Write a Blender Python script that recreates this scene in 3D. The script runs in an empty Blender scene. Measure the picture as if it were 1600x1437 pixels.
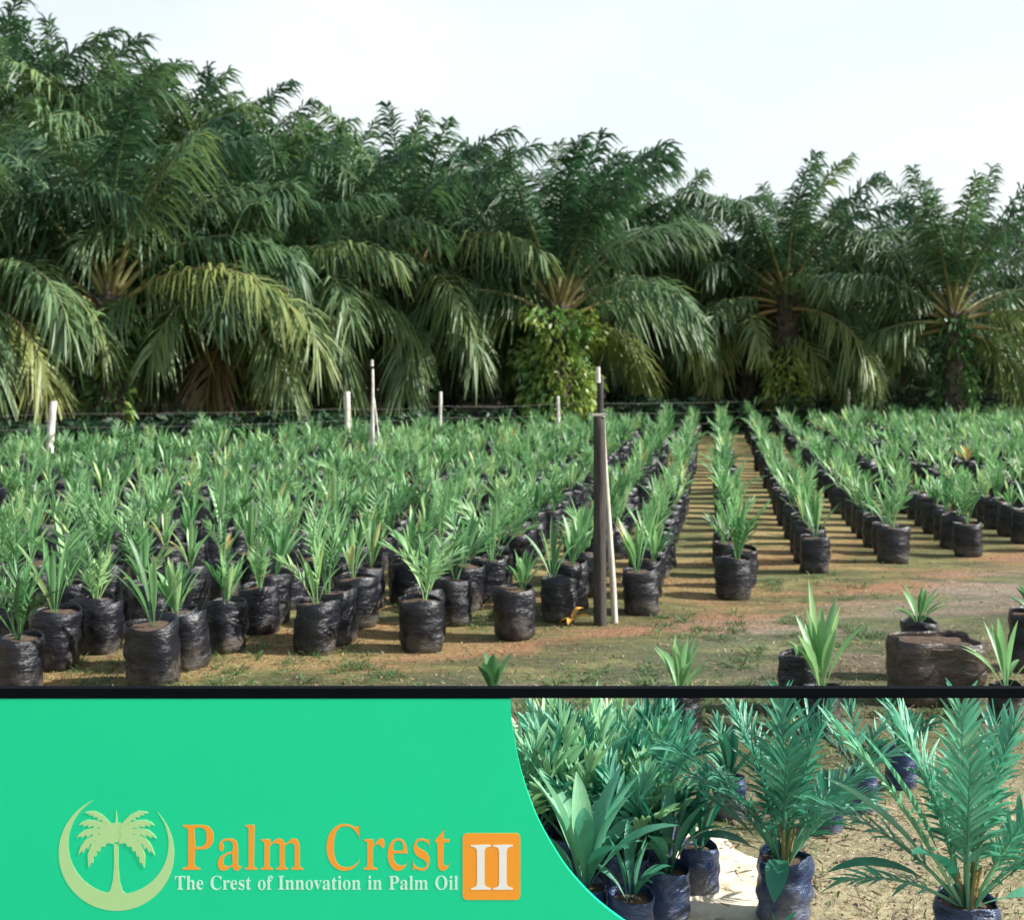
import bpy, math, random, json
import numpy as np
from mathutils import Vector, Matrix
R = math.radians
S = bpy.context.scene
COL = S.collection

# ------------------------------------------------------------------ camera
F = 1716.0                       # focal length in pixels of a 1600 px wide picture
CAMH = 2.0
cd = bpy.data.cameras.new('camera')
cam = bpy.data.objects.new('camera', cd); COL.objects.link(cam)
cam.location = (0, 0, CAMH); cam.rotation_euler = (R(90), 0, 0)
cd.sensor_width = 36.0; cd.lens = 36.0 * F / 1600.0
cd.shift_y = -(718.5 - 610.0) / 1600.0
cd.clip_start = 0.05; cd.clip_end = 5000
cd.dof.use_dof = True; cd.dof.focus_distance = 3.7; cd.dof.aperture_fstop = 4.6
S.camera = cam
S.view_settings.view_transform = 'Standard'; S.view_settings.look = 'None'
S.view_settings.gamma = 1.0; S.view_settings.exposure = 0.85
S.view_settings.use_curve_mapping = False

# ------------------------------------------------------------------ sky and sun
SUN_EL, SUN_AZ = R(36), R(95)   # azimuth clockwise from +Y (the view direction): from the right, a little behind the camera
w = bpy.data.worlds.new('World'); S.world = w; w.use_nodes = True
nt = w.node_tree; nt.nodes.clear()
def N(nt, t, **k):
    n = nt.nodes.new(t)
    for a, b in k.items(): setattr(n, a, b)
    return n
out = N(nt, 'ShaderNodeOutputWorld'); bg = N(nt, 'ShaderNodeBackground'); bg.inputs[1].default_value = 0.12
sky = N(nt, 'ShaderNodeTexSky', sky_type='NISHITA'); sky.sun_disc = False
sky.sun_elevation = SUN_EL; sky.sun_rotation = SUN_AZ; sky.air_density = 1.0; sky.dust_density = 2.5
tc = N(nt, 'ShaderNodeTexCoord'); mp = N(nt, 'ShaderNodeMapping'); mp.inputs['Scale'].default_value = (1.2, 1.2, 3.0)
nz = N(nt, 'ShaderNodeTexNoise'); nz.inputs['Scale'].default_value = 1.6; nz.inputs['Detail'].default_value = 5
cr = N(nt, 'ShaderNodeValToRGB')
cr.color_ramp.elements[0].position = 0.30; cr.color_ramp.elements[0].color = (0.62, 0.62, 0.62, 1)
cr.color_ramp.elements[1].position = 0.62; cr.color_ramp.elements[1].color = (1, 1, 1, 1)
mx = N(nt, 'ShaderNodeMix', data_type='RGBA'); mx.inputs['B'].default_value = (4.7, 5.05, 5.1, 1)
L = nt.links.new
L(tc.outputs['Generated'], mp.inputs['Vector']); L(mp.outputs[0], nz.inputs['Vector']); L(nz.outputs['Fac'], cr.inputs[0])
sz = N(nt, 'ShaderNodeSeparateXYZ'); L(tc.outputs['Generated'], sz.inputs[0])
mr_ = N(nt, 'ShaderNodeMapRange'); mr_.inputs['From Min'].default_value = 0.40; mr_.inputs['From Max'].default_value = 0.75; mr_.inputs['To Min'].default_value = 1.0; mr_.inputs['To Max'].default_value = 0.12
L(sz.outputs['Z'], mr_.inputs[0]); mm = N(nt, 'ShaderNodeMath', operation='MULTIPLY'); L(cr.outputs[0], mm.inputs[0]); L(mr_.outputs[0], mm.inputs[1]); L(mm.outputs[0], mx.inputs['Factor']); L(sky.outputs[0], mx.inputs['A']); L(mx.outputs['Result'], bg.inputs[0]); L(bg.outputs[0], out.inputs[0])
sd = bpy.data.lights.new('sun', 'SUN'); sd.energy = 5.0; sd.angle = R(0.6); sd.color = (1.0, 0.965, 0.91)
sun = bpy.data.objects.new('sun', sd); COL.objects.link(sun)
sun.rotation_euler = Vector((-math.sin(SUN_AZ) * math.cos(SUN_EL), -math.cos(SUN_AZ) * math.cos(SUN_EL), -math.sin(SUN_EL))).to_track_quat('-Z', 'Y').to_euler()

# ------------------------------------------------------------------ helpers
def gp(px, py, z=0.0):
    """ground point (height z) seen at photo pixel px, py"""
    d = (CAMH - z) * F / (py - 610.0)
    return Vector(((px - 800.0) * d / F, d, z))
def at(px, py, d):
    return Vector(((px - 800.0) * d / F, d, CAMH - (py - 610.0) * d / F))
def tag(o, label=None, cat=None, group=None, kind=None):
    if label: o['label'] = label
    if cat: o['category'] = cat
    if group: o['group'] = group
    if kind: o['kind'] = kind
    return o
def empty(name, loc=(0, 0, 0), rz=0.0):
    o = bpy.data.objects.new(name, None); COL.objects.link(o); o.empty_display_size = 0.1
    o.location = loc; o.rotation_euler = (0, 0, rz); return o
def link(name, me, parent=None, loc=None):
    o = bpy.data.objects.new(name, me); COL.objects.link(o)
    if parent is not None: o.parent = parent
    if loc is not None: o.location = loc
    return o
def mesh_np(name, V, Q, mats, tint=None, mi=None, smooth=True):
    """V (n,3), Q (m,4) quads"""
    me = bpy.data.meshes.new(name)
    V = np.asarray(V, np.float32); Q = np.asarray(Q, np.int32)
    me.vertices.add(len(V)); me.vertices.foreach_set('co', V.ravel())
    k = Q.shape[1]
    me.loops.add(Q.size); me.loops.foreach_set('vertex_index', Q.ravel())
    me.polygons.add(len(Q))
    me.polygons.foreach_set('loop_start', np.arange(0, Q.size, k, dtype=np.int32))
    me.polygons.foreach_set('loop_total', np.full(len(Q), k, np.int32))
    for m in mats: me.materials.append(m)
    if mi is not None: me.polygons.foreach_set('material_index', np.asarray(mi, np.int32))
    me.polygons.foreach_set('use_smooth', np.full(len(Q), smooth, bool))
    if tint is not None:
        a = me.attributes.new('tint', 'FLOAT', 'POINT'); a.data.foreach_set('value', np.asarray(tint, np.float32))
    me.update(calc_edges=True); me.validate()
    return me
class Geo:
    def __init__(s): s.V = []; s.Q = []; s.T = []; s.M = []; s.n = 0
    def add(s, V, Q, T, m=0):
        V = np.asarray(V, float).reshape(-1, 3); Q = np.asarray(Q).reshape(-1, 4)
        s.V.append(V); s.Q.append(Q + s.n); s.T.append(np.full(len(V), float(T)) if np.ndim(T) == 0 else np.asarray(T, float))
        s.M.append(np.full(len(Q), m)); s.n += len(V)
    def arrays(s): return np.concatenate(s.V), np.concatenate(s.Q), np.concatenate(s.T), np.concatenate(s.M)
    def addgeo(s, g, mat3=None, off=(0, 0, 0), dt=0.0, m=None):
        V, Q, T, M = g.arrays()
        if mat3 is not None: V = V @ np.asarray(mat3).T
        s.V.append(V + np.asarray(off)); s.Q.append(Q + s.n); s.T.append(T + dt); s.M.append(M if m is None else np.full(len(Q), m)); s.n += len(V)
    def mesh(s, name, mats, smooth=True):
        V, Q, T, M = s.arrays(); return mesh_np(name, V, Q, mats, T, M, smooth)
def rotz(a):
    c, s_ = math.cos(a), math.sin(a); return np.array([[c, -s_, 0], [s_, c, 0], [0, 0, 1]])
def nrm(a): return a / np.maximum(np.linalg.norm(a, axis=-1, keepdims=True), 1e-9)

def strips(g, base, d0, ln, wd, droop, wdir, tint, segs=3, fold=0.0, m=0, prof=None):
    """n leaflets, each a tapering strip that droops; fold > 0 gives it a keel"""
    n = len(base); st = np.linspace(0, 1, segs + 1)
    if prof is None: prof = np.clip(np.sin(np.pi * (0.12 + 0.86 * st)) ** 0.7, 0.03, 1)
    down = np.array([0, 0, -1.0])
    c = base[:, None] + d0[:, None] * (ln[:, None] * st[None])[..., None] + down * (droop[:, None] * ln[:, None] * st[None] ** 2)[..., None]
    tang = nrm(d0[:, None] + down * (2 * droop[:, None] * st[None])[..., None])
    wv = nrm(np.cross(np.cross(tang, wdir[:, None]), tang))
    hw = (wd[:, None] * prof[None] * 0.5)[..., None]
    if fold > 0:
        up = np.cross(wv, tang); up = up * np.sign(up[..., 2:3] + 1e-6)
        rows = np.stack([c - wv * hw + up * hw * fold, c, c + wv * hw + up * hw * fold], 2); k = 3
    else:
        rows = np.stack([c - wv * hw, c + wv * hw], 2); k = 2
    V = rows.reshape(-1, 3)
    i = np.arange(n)[:, None, None] * (segs + 1) * k + np.arange(segs)[None, :, None] * k + np.arange(k - 1)[None, None, :]
    Q = np.stack([i, i + 1, i + 1 + k, i + k], -1).reshape(-1, 4)
    T = np.repeat(tint, (segs + 1) * k)
    g.add(V, Q, T, m)

def rachis_curve(p0, az, e0, bend, Ln, M=14, sway=0.0):
    s = np.linspace(0, 1, M + 1)
    el = e0 - bend * s ** 1.25
    a = az + sway * s ** 2
    d = np.stack([np.cos(el) * np.sin(a), np.cos(el) * np.cos(a), np.sin(el)], -1)
    P = np.zeros((M + 1, 3)); P[1:] = np.cumsum((d[1:] + d[:-1]) * 0.5, 0) * Ln / M
    return P + np.asarray(p0), nrm(d)
def tube(g, P, D, r, tint, m=0, k=4):
    M = len(P); up = np.array([0, 0, 1.0])
    sd_ = nrm(np.cross(D, up) + 1e-4); n2 = np.cross(sd_, D)
    a = np.arange(k) / k * 2 * np.pi + 0.6
    ring = P[:, None] + r[:, None, None] * (np.cos(a)[None, :, None] * sd_[:, None] + np.sin(a)[None, :, None] * n2[:, None])
    i = np.arange(M - 1)[:, None] * k + np.arange(k)[None]; j = np.arange(M - 1)[:, None] * k + (np.arange(k)[None] + 1) % k
    g.add(ring.reshape(-1, 3), np.stack([i, j, j + k, i + k], -1).reshape(-1, 4), np.repeat(tint, k) if np.ndim(tint) else tint, m)

def frond(g, rng, p0, az, e0, bend, Ln, pairs, ll, lw, petiole=0.2, fwd=(70, 20), droop=0.3, lift=0.25, tint=0.4, tv=0.1,
          r0=0.02, segs=2, fold=0.0, rt=1.0, sway=0.0, messy=0.1, tk=4, M=14, twist=0.0, tipk=0.55, basek=0.6):
    P, D = rachis_curve(p0, az, e0, bend, Ln, M, sway)
    s = np.linspace(0, 1, M + 1)
    tube(g, P, D, r0 * (1 - 0.88 * s) + 0.0006, rt * np.ones(M + 1) - np.clip((s - 0.12) * 2.2, 0, 1) * (rt - tint), 1, tk)
    n = pairs * 2
    t = np.repeat((np.arange(pairs) + 0.5) / pairs, 2) + rng.normal(0, 0.25 / pairs, n)
    t = np.clip(t, 0, 1); side = np.tile([1.0, -1.0], pairs)
    sp = petiole + (1 - petiole) * t
    f_ = sp * M; i0 = np.clip(f_.astype(int), 0, M - 1); fr = (f_ - i0)[:, None]
    base = P[i0] * (1 - fr) + P[i0 + 1] * fr; T = nrm(D[i0] * (1 - fr) + D[i0 + 1] * fr)
    up = np.array([0, 0, 1.0])
    sv = np.array([math.cos(az), -math.sin(az), 0.0]); sv = np.broadcast_to(sv, T.shape); nn = np.cross(sv, T); nn *= np.sign(nn[:, 2:3] + 1e-6) if e0 < R(80) else 1
    if twist: sv = sv * math.cos(twist) + nn * math.sin(twist); nn = np.cross(sv, T)
    a = np.radians(fwd[0] + (fwd[1] - fwd[0]) * t ** 1.5 + rng.normal(0, 6, n))
    lf = rng.normal(lift, messy + 0.02, n) + lift * np.where(rng.random(n) < 0.5, 0.8, -0.8) * (messy > 0.15)
    d0 = nrm(sv * (side * np.sin(a))[:, None] + T * np.cos(a)[:, None] + nn * lf[:, None] + rng.normal(0, messy * 0.5, (n, 3)))
    ln = ll * (basek + (1 - basek) * np.sin(0.5 * np.pi * np.clip(t / 0.35, 0, 1))) * (1 - (1 - tipk) * t ** 3) * rng.uniform(0.85, 1.1, n)
    strips(g, base, d0, ln, np.full(n, lw) * rng.uniform(0.8, 1.15, n), droop * rng.uniform(0.5, 1.4, n), T + rng.normal(0, 0.15, (n, 3)),
           np.clip(tint + rng.normal(0, tv * 0.4, n), 0, 1), segs, fold)

def blade(g, rng, p0, az, e0, bend, Ln, wd, tint, m=0, segs=7, fold=0.35, stalk=0.25):
    """one lanceolate leaf with a keel, from a narrow stalk"""
    P, D = rachis_curve(p0, az, e0, bend, Ln, segs)
    s = np.linspace(0, 1, segs + 1)
    prof = np.where(s < stalk, 0.12 + 0.0 * s, np.sin(np.pi * np.clip((s - stalk) / (1 - stalk) * 0.93 + 0.07, 0, 1)) ** 0.8)
    prof = np.clip(prof, 0.06, 1); hw = (wd * 0.5 * prof)[:, None]
    sv = np.array([math.cos(az), -math.sin(az), 0.0]) * np.ones((segs + 1, 1)); nn = np.cross(sv, D)
    rows = np.stack([P - sv * hw + nn * hw * fold, P, P + sv * hw + nn * hw * fold], 1)
    i = np.arange(segs)[:, None] * 3 + np.arange(2)[None]
    g.add(rows.reshape(-1, 3), np.stack([i, i + 1, i + 4, i + 3], -1).reshape(-1, 4), tint, m)

# ------------------------------------------------------------------ materials
def newmat(name):
    m = bpy.data.materials.new(name); m.use_nodes = True
    nt = m.node_tree; b = nt.nodes['Principled BSDF']; return m, nt, b
def ramp(nt, stops, interp='LINEAR'):
    n = N(nt, 'ShaderNodeValToRGB'); r_ = n.color_ramp; r_.interpolation = interp
    while len(r_.elements) < len(stops): r_.elements.new(0.5)
    for e, (p, c) in zip(r_.elements, stops): e.position = p; e.color = (*c, 1)
    return n
def noise(nt, scale, detail=4, rough=0.55, vec=None, dist=0.0):
    n = N(nt, 'ShaderNodeTexNoise'); n.inputs['Scale'].default_value = scale; n.inputs['Detail'].default_value = detail
    n.inputs['Roughness'].default_value = rough; n.inputs['Distortion'].default_value = dist
    if vec is not None: nt.links.new(vec, n.inputs['Vector'])
    return n
def math_(nt, op, a, b):
    n = N(nt, 'ShaderNodeMath', operation=op)
    for i, v in enumerate((a, b)):
        if isinstance(v, (int, float)): n.inputs[i].default_value = v
        else: nt.links.new(v, n.inputs[i])
    return n.outputs[0]
def bump(nt, b, h, strength=0.4, dist=0.02):
    n = N(nt, 'ShaderNodeBump'); n.inputs['Strength'].default_value = strength; n.inputs['Distance'].default_value = dist
    nt.links.new(h, n.inputs['Height']); nt.links.new(n.outputs[0], b.inputs['Normal']); return n
def leafmat(name, stops, rough=0.45, trans=0.30, nscale=1.2, spread=0.22, spec=0.5, veins=False):
    m, nt, b = newmat(name); L = nt.links.new
    at_ = N(nt, 'ShaderNodeAttribute', attribute_name='tint'); oi = N(nt, 'ShaderNodeObjectInfo')
    tc = N(nt, 'ShaderNodeTexCoord'); nz = noise(nt, nscale, 3, 0.6, tc.outputs['Object'])
    v = math_(nt, 'ADD', at_.outputs['Fac'], math_(nt, 'MULTIPLY', math_(nt, 'SUBTRACT', nz.outputs['Fac'], 0.5), spread * 2))
    v = math_(nt, 'ADD', v, math_(nt, 'MULTIPLY', math_(nt, 'SUBTRACT', oi.outputs['Random'], 0.5), 0.14))
    r_ = ramp(nt, stops); L(v, r_.inputs[0])
    L(r_.outputs[0], b.inputs['Base Color']); b.inputs['Roughness'].default_value = rough
    b.inputs['Specular IOR Level'].default_value = spec
    tr = N(nt, 'ShaderNodeBsdfTranslucent'); ms = N(nt, 'ShaderNodeMixShader'); ms.inputs[0].default_value = trans
    hs = N(nt, 'ShaderNodeHueSaturation'); hs.inputs['Value'].default_value = 1.5; hs.inputs['Saturation'].default_value = 1.1
    if veins:
        mv = N(nt, 'ShaderNodeMapping'); mv.inputs['Scale'].default_value = (120, 120, 10); L(tc.outputs['Object'], mv.inputs[0]); nv = noise(nt, 1.0, 3, .6, mv.outputs[0]); bump(nt, b, nv.outputs['Fac'], .5, .004)
    L(r_.outputs[0], hs.inputs['Color']); L(hs.outputs[0], tr.inputs[0])
    L(b.outputs[0], ms.inputs[1]); L(tr.outputs[0], ms.inputs[2]); L(ms.outputs[0], nt.nodes['Material Output'].inputs[0])
    return m
PALM = leafmat('palm_leaf', [(0.0, (.011, .030, .016)), (0.35, (.036, .09, .042)), (0.6, (.12, .20, .085)), (0.8, (.25, .29, .09)), (1.0, (.16, .10, .04))], 0.50, 0.25, 0.5, 0.16)
RACH = leafmat('palm_rachis', [(0.0, (.03, .06, .03)), (0.4, (.07, .13, .05)), (0.75, (.20, .19, .07)), (1.0, (.30, .17, .06))], 0.6, 0.0, 1.0, 0.1)
SEED = leafmat('seedling_leaf', [(0.0, (.03, .085, .032)), (0.4, (.10, .25, .095)), (0.7, (.25, .44, .20)), (0.9, (.42, .55, .24)), (1.0, (.48, .33, .12))], 0.42, 0.32, 3.0, 0.14, 0.6, True)
SEED2 = leafmat('seedling_leaf_blue_green', [(0.0, (.008, .055, .035)), (0.4, (.03, .17, .105)), (0.7, (.13, .40, .26)), (1.0, (.34, .54, .28))], 0.44, 0.25, 6.0, 0.22, 0.5, True)
VINE = leafmat('vine_leaf', [(0.0, (.015, .05, .018)), (0.5, (.10, .24, .06)), (1.0, (.33, .40, .09))], 0.45, 0.28, 1.2, 0.25)
GRASS = leafmat('grass_blade', [(0.0, (.03, .07, .02)), (0.5, (.07, .14, .04)), (1.0, (.24, .23, .08))], 0.6, 0.2, 1.0, 0.25)

def simple(name, stops, scale=6, rough=0.7, bs=0.3, bd=0.01, mapping=None, spec=0.5, detail=5, rr=None):
    m, nt, b = newmat(name); L = nt.links.new
    tc = N(nt, 'ShaderNodeTexCoord'); v = tc.outputs['Object']
    if mapping:
        mp = N(nt, 'ShaderNodeMapping'); mp.inputs['Scale'].default_value = mapping; L(v, mp.inputs[0]); v = mp.outputs[0]
    nz = noise(nt, scale, detail, 0.6, v); r_ = ramp(nt, stops); L(nz.outputs['Fac'], r_.inputs[0]); L(r_.outputs[0], b.inputs['Base Color'])
    b.inputs['Roughness'].default_value = rough; b.inputs['Specular IOR Level'].default_value = spec
    if rr:
        q = N(nt, 'ShaderNodeMapRange'); q.inputs['To Min'].default_value = rr[0]; q.inputs['To Max'].default_value = rr[1]
        L(nz.outputs['Fac'], q.inputs[0]); L(q.outputs[0], b.inputs['Roughness'])
    if bs: bump(nt, b, nz.outputs['Fac'], bs, bd)
    return m
def bagmat(name, stops, dust, bs=0.9):
    """thin crumpled plastic with dust and mud low down"""
    m, nt, b = newmat(name); L = nt.links.new
    tc = N(nt, 'ShaderNodeTexCoord'); oi = N(nt, 'ShaderNodeObjectInfo')
    va = N(nt, 'ShaderNodeVectorMath', operation='ADD'); L(tc.outputs['Object'], va.inputs[0]); L(oi.outputs['Random'], va.inputs[1])
    vm = N(nt, 'ShaderNodeVectorMath', operation='MULTIPLY_ADD'); L(oi.outputs['Random'], vm.inputs[0]); vm.inputs[1].default_value = (7, 3, 9); L(tc.outputs['Object'], vm.inputs[2])
    mp = N(nt, 'ShaderNodeMapping'); mp.inputs['Scale'].default_value = (1, 1, 2.2); L(vm.outputs[0], mp.inputs[0])
    n1 = noise(nt, 9, 5, 0.65, mp.outputs[0], 0.6); n2 = noise(nt, 5, 4, 0.7, vm.outputs[0])
    r_ = ramp(nt, stops); L(n1.outputs['Fac'], r_.inputs[0])
    sx = N(nt, 'ShaderNodeSeparateXYZ'); L(tc.outputs['Object'], sx.inputs[0])
    h = math_(nt, 'SUBTRACT', math_(nt, 'ADD', n2.outputs['Fac'], 0.02), math_(nt, 'MULTIPLY', sx.outputs['Z'], 1.1))
    q = N(nt, 'ShaderNodeMapRange'); q.inputs['From Min'].default_value = 0.36; q.inputs['From Max'].default_value = 0.62; L(h, q.inputs[0])
    mx = N(nt, 'ShaderNodeMix', data_type='RGBA'); mx.inputs['B'].default_value = (*dust, 1); L(r_.outputs[0], mx.inputs['A'])
    L(math_(nt, 'MULTIPLY', q.outputs[0], 0.75), mx.inputs['Factor']); L(mx.outputs['Result'], b.inputs['Base Color'])
    rr = N(nt, 'ShaderNodeMapRange'); rr.inputs['To Min'].default_value = 0.34; rr.inputs['To Max'].default_value = 0.8; L(q.outputs[0], rr.inputs[0]); L(rr.outputs[0], b.inputs['Roughness'])
    bump(nt, b, n1.outputs['Fac'], bs * .7, 0.03)
    return m
BAG = bagmat('black_plastic', [(0.3, (.003, .0035, .007)), (0.6, (.007, .008, .014)), (0.75, (.022, .024, .032))], (.11, .09, .065))
BLUEBAG = bagmat('blue_black_plastic', [(0.3, (.006, .014, .045)), (0.55, (.015, .04, .11)), (0.75, (.05, .10, .20))], (.20, .19, .17), 1.0)
BROWNBAG = bagmat('brown_plastic', [(0.3, (.025, .018, .016)), (0.6, (.06, .042, .034)), (0.8, (.12, .085, .065))], (.10, .075, .05))
SOIL = simple('potting_soil', [(0.3, (.035, .022, .014)), (0.7, (.12, .075, .045))], 30, 0.95, 0.8, 0.02)
TRUNK = simple('palm_trunk', [(0.25, (.025, .022, .018)), (0.55, (.075, .062, .045)), (0.8, (.15, .125, .085))], 5, 0.95, 1.0, 0.08)
DARKWOOD = simple('weathered_dark_wood', [(0.3, (.018, .015, .013)), (0.6, (.05, .042, .036)), (0.8, (.12, .10, .085))], 6, 0.85, 0.7, 0.01, (8, 8, 0.7))
PALEWOOD = simple('bleached_wood', [(0.3, (.30, .28, .22)), (0.7, (.62, .60, .52))], 6, 0.8, 0.5, 0.006, (8, 8, 0.7))
CONC = simple('whitewashed_post', [(0.25, (.30, .28, .24)), (0.6, (.68, .66, .60))], 7, 0.85, 0.4, 0.008)
WIRE = simple('fence_wire', [(0.3, (.12, .11, .10)), (0.7, (.25, .24, .22))], 20, 0.5, 0)

# ------------------------------------------------------------------ ground
def ground_material():
    m, nt, b = newmat('nursery_ground'); L = nt.links.new
    tc = N(nt, 'ShaderNodeTexCoord'); P = tc.outputs['Object']
    sx = N(nt, 'ShaderNodeSeparateXYZ'); L(P, sx.inputs[0]); X, Y = sx.outputs['X'], sx.outputs['Y']
    mp = N(nt, 'ShaderNodeMapping'); mp.inputs['Scale'].default_value = (0.45, 1.2, 1); L(P, mp.inputs[0])
    big = noise(nt, 0.8, 6, 0.62, mp.outputs[0], 0.3); mid = noise(nt, 2.6, 6, 0.7, mp.outputs[0], 0.2); fine = noise(nt, 28, 6, 0.75, P); grit = noise(nt, 140, 3, 0.7, P)
    # distance in front of / behind the line where the rows of bags begin
    q = math_(nt, 'DIVIDE', math_(nt, 'SUBTRACT', math_(nt, 'SUBTRACT', Y, 9.1), math_(nt, 'MULTIPLY', X, 0.78)), 1.27)
    qn = math_(nt, 'ADD', q, math_(nt, 'MULTIPLY', math_(nt, 'SUBTRACT', mid.outputs['Fac'], 0.5), 2.2))
    mr = N(nt, 'ShaderNodeMapRange'); mr.inputs['From Min'].default_value = -6; mr.inputs['From Max'].default_value = 4; L(qn, mr.inputs[0])
    z = ramp(nt, [(0.0, (.50, .46, .32)), (0.18, (.44, .40, .27)), (0.25, (.22, .20, .11)), (0.34, (.13, .105, .075)), (0.46, (.30, .26, .22)), (0.545, (.33, .185, .11)), (0.62, (.34, .26, .12)), (0.72, (.36, .22, .11)), (0.8, (.38, .31, .15)), (1.0, (.36, .29, .14))])
    L(mr.outputs[0], z.inputs[0])
    # brown / orange / straw mottling
    mo = ramp(nt, [(0.30, (.30, .26, .24)), (0.44, (.72, .66, .60)), (0.58, (1.12, 1.06, .95)), (0.74, (1.6, 1.52, 1.35))]); L(fine.outputs['Fac'], mo.inputs[0])
    m1 = N(nt, 'ShaderNodeMix', data_type='RGBA', blend_type='MULTIPLY'); m1.inputs['Factor'].default_value = 1; L(z.outputs[0], m1.inputs['A']); L(mo.outputs[0], m1.inputs['B'])
    # moss and short weeds in patches
    gm = ramp(nt, [(0.44, (0, 0, 0)), (0.54, (1, 1, 1))]); L(big.outputs['Fac'], gm.inputs[0])
    gf = ramp(nt, [(0.35, (0, 0, 0)), (0.5, (1, 1, 1))]); L(fine.outputs['Fac'], gf.inputs[0])
    gc = ramp(nt, [(0.35, (.03, .055, .022)), (0.52, (.09, .125, .045)), (0.7, (.26, .26, .10))]); L(mid.outputs['Fac'], gc.inputs[0])
    nf = ramp(nt, [(0.08, (.3, .3, .3)), (0.24, (1, 1, 1))]); L(mr.outputs[0], nf.inputs[0])
    m2 = N(nt, 'ShaderNodeMix', data_type='RGBA'); L(math_(nt, 'MULTIPLY', nf.outputs[0], math_(nt, 'MULTIPLY', gm.outputs[0], math_(nt, 'MULTIPLY', gf.outputs[0], 0.85))), m2.inputs['Factor']); L(m1.outputs['Result'], m2.inputs['A']); L(gc.outputs[0], m2.inputs['B'])
    # leaf litter under the palms
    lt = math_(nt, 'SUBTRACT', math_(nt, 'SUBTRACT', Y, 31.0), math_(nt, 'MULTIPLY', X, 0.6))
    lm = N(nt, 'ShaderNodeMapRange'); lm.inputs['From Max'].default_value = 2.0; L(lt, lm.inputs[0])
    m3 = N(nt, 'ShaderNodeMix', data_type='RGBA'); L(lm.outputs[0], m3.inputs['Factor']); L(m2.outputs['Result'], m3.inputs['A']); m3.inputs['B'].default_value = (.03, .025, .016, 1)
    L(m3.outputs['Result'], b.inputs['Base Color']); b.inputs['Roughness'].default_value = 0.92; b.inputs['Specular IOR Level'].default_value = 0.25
    hh = math_(nt, 'ADD', math_(nt, 'MULTIPLY', fine.outputs['Fac'], 0.8), math_(nt, 'ADD', mid.outputs['Fac'], math_(nt, 'MULTIPLY', grit.outputs['Fac'], 0.25)))
    bump(nt, b, hh, 0.9, 0.05)
    return m
def gz(x, y):
    """gentle unevenness of the ground"""
    f = np.clip(1.2 - np.abs(y) / 60, 0, 1)
    rise = 0.030 * 1.5 * np.logaddexp(0, (np.asarray(y, float) - 0.25 * np.asarray(x, float) - 14.5) / 1.5)      # the field climbs gently away
    rise = np.minimum(rise, 1.5)
    return rise + (0.012 * np.sin(1.7 * x + 0.6 * y) + 0.010 * np.sin(3.1 * y - 1.3 * x + 1) + 0.006 * np.sin(6.7 * x + 2.0) * np.sin(5.3 * y)) * f - 0.012
xs = np.sinh(np.linspace(-1, 1, 181) * 6.2) * 5.0; ys = np.concatenate([-np.geomspace(2000, 2, 24), np.linspace(-1.5, 14, 90), np.geomspace(14.3, 2500, 60)])
gx, gy = np.meshgrid(xs, ys); gV = np.stack([gx, gy, gz(gx, gy)], -1).reshape(-1, 3)
i = np.arange(len(ys) - 1)[:, None] * len(xs) + np.arange(len(xs) - 1)[None]
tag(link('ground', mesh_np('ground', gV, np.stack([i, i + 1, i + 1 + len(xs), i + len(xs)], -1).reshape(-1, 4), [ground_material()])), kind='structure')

# pale sand spread beside the small blue bags
rng = np.random.default_rng(5)
SAND = simple('pale_sand', [(0.25, (.36, .27, .16)), (0.45, (.60, .52, .40)), (0.7, (.72, .68, .58))], 9, 0.95, 0.8, 0.02, detail=8)
na, nr = 60, 9
V = []; 
for k in range(nr + 1):
    for a in range(na):
        th = a / na * 2 * math.pi; rr_ = (k / nr)
        wob = 1 + 0.07 * math.sin(3 * th + 1) + 0.05 * math.sin(7 * th) + 0.03 * math.sin(13 * th + 2)
        x = 0.70 + 0.42 * rr_ * wob * math.cos(th); y = 4.25 + 0.95 * rr_ * wob * math.sin(th)
        V.append((x, y, float(gz(np.array(x), np.array(y))) + 0.004 + 0.010 * (1 - rr_ ** 3) - 0.006 * (rr_ > 0.99)))
Q = [(k * na + a, k * na + (a + 1) % na, (k + 1) * na + (a + 1) % na, (k + 1) * na + a) for k in range(nr) for a in range(na)]
tag(link('sand', mesh_np('sand', V, Q, [SAND])), kind='structure')

# ------------------------------------------------------------------ signboard
def paint(name, c, rough=0.35, var=0.06):
    m, nt, b = newmat(name); L = nt.links.new
    tc = N(nt, 'ShaderNodeTexCoord'); nz = noise(nt, 3, 5, 0.6, tc.outputs['Object'])
    r_ = ramp(nt, [(0.3, tuple(v * (1 - var) for v in c)), (0.7, tuple(min(1, v * (1 + var)) for v in c))]); L(nz.outputs['Fac'], r_.inputs[0]); L(r_.outputs[0], b.inputs['Base Color'])
    b.inputs['Roughness'].default_value = rough; b.inputs['Specular IOR Level'].default_value = 0.3; return m
TEAL = paint('sign_green', (.004, .68, .33), 0.55, 0.02); ORANGE = paint('sign_orange', (.95, .36, .035), 0.5, 0.02)
PALEG = paint('sign_pale_green', (.46, .74, .34), 0.5, 0.02); WHITE = paint('sign_white', (.84, .88, .84), 0.5, 0.01); LGREEN = paint('tagline_white', (.62, .90, .78), 0.5, 0.01)
BLACKM = simple('black_painted_steel', [(0.3, (.001, .0015, .004)), (0.7, (.002, .003, .006))], 12, 0.8, 0.1, 0.002, spec=0.08)
SD = 3.0; PX = SD / F                                  # the sign stands 3 m from the camera
def sp(px, py, dz=0.0): return Vector(((px - 800) * PX, SD - dz, CAMH - (py - 610) * PX))
sign = empty('signboard', (sp(400, 0).x, SD, 0))
tag(sign, 'teal signboard under a long black rail, with crescent palm emblem and orange lettering', 'signboard')
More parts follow.
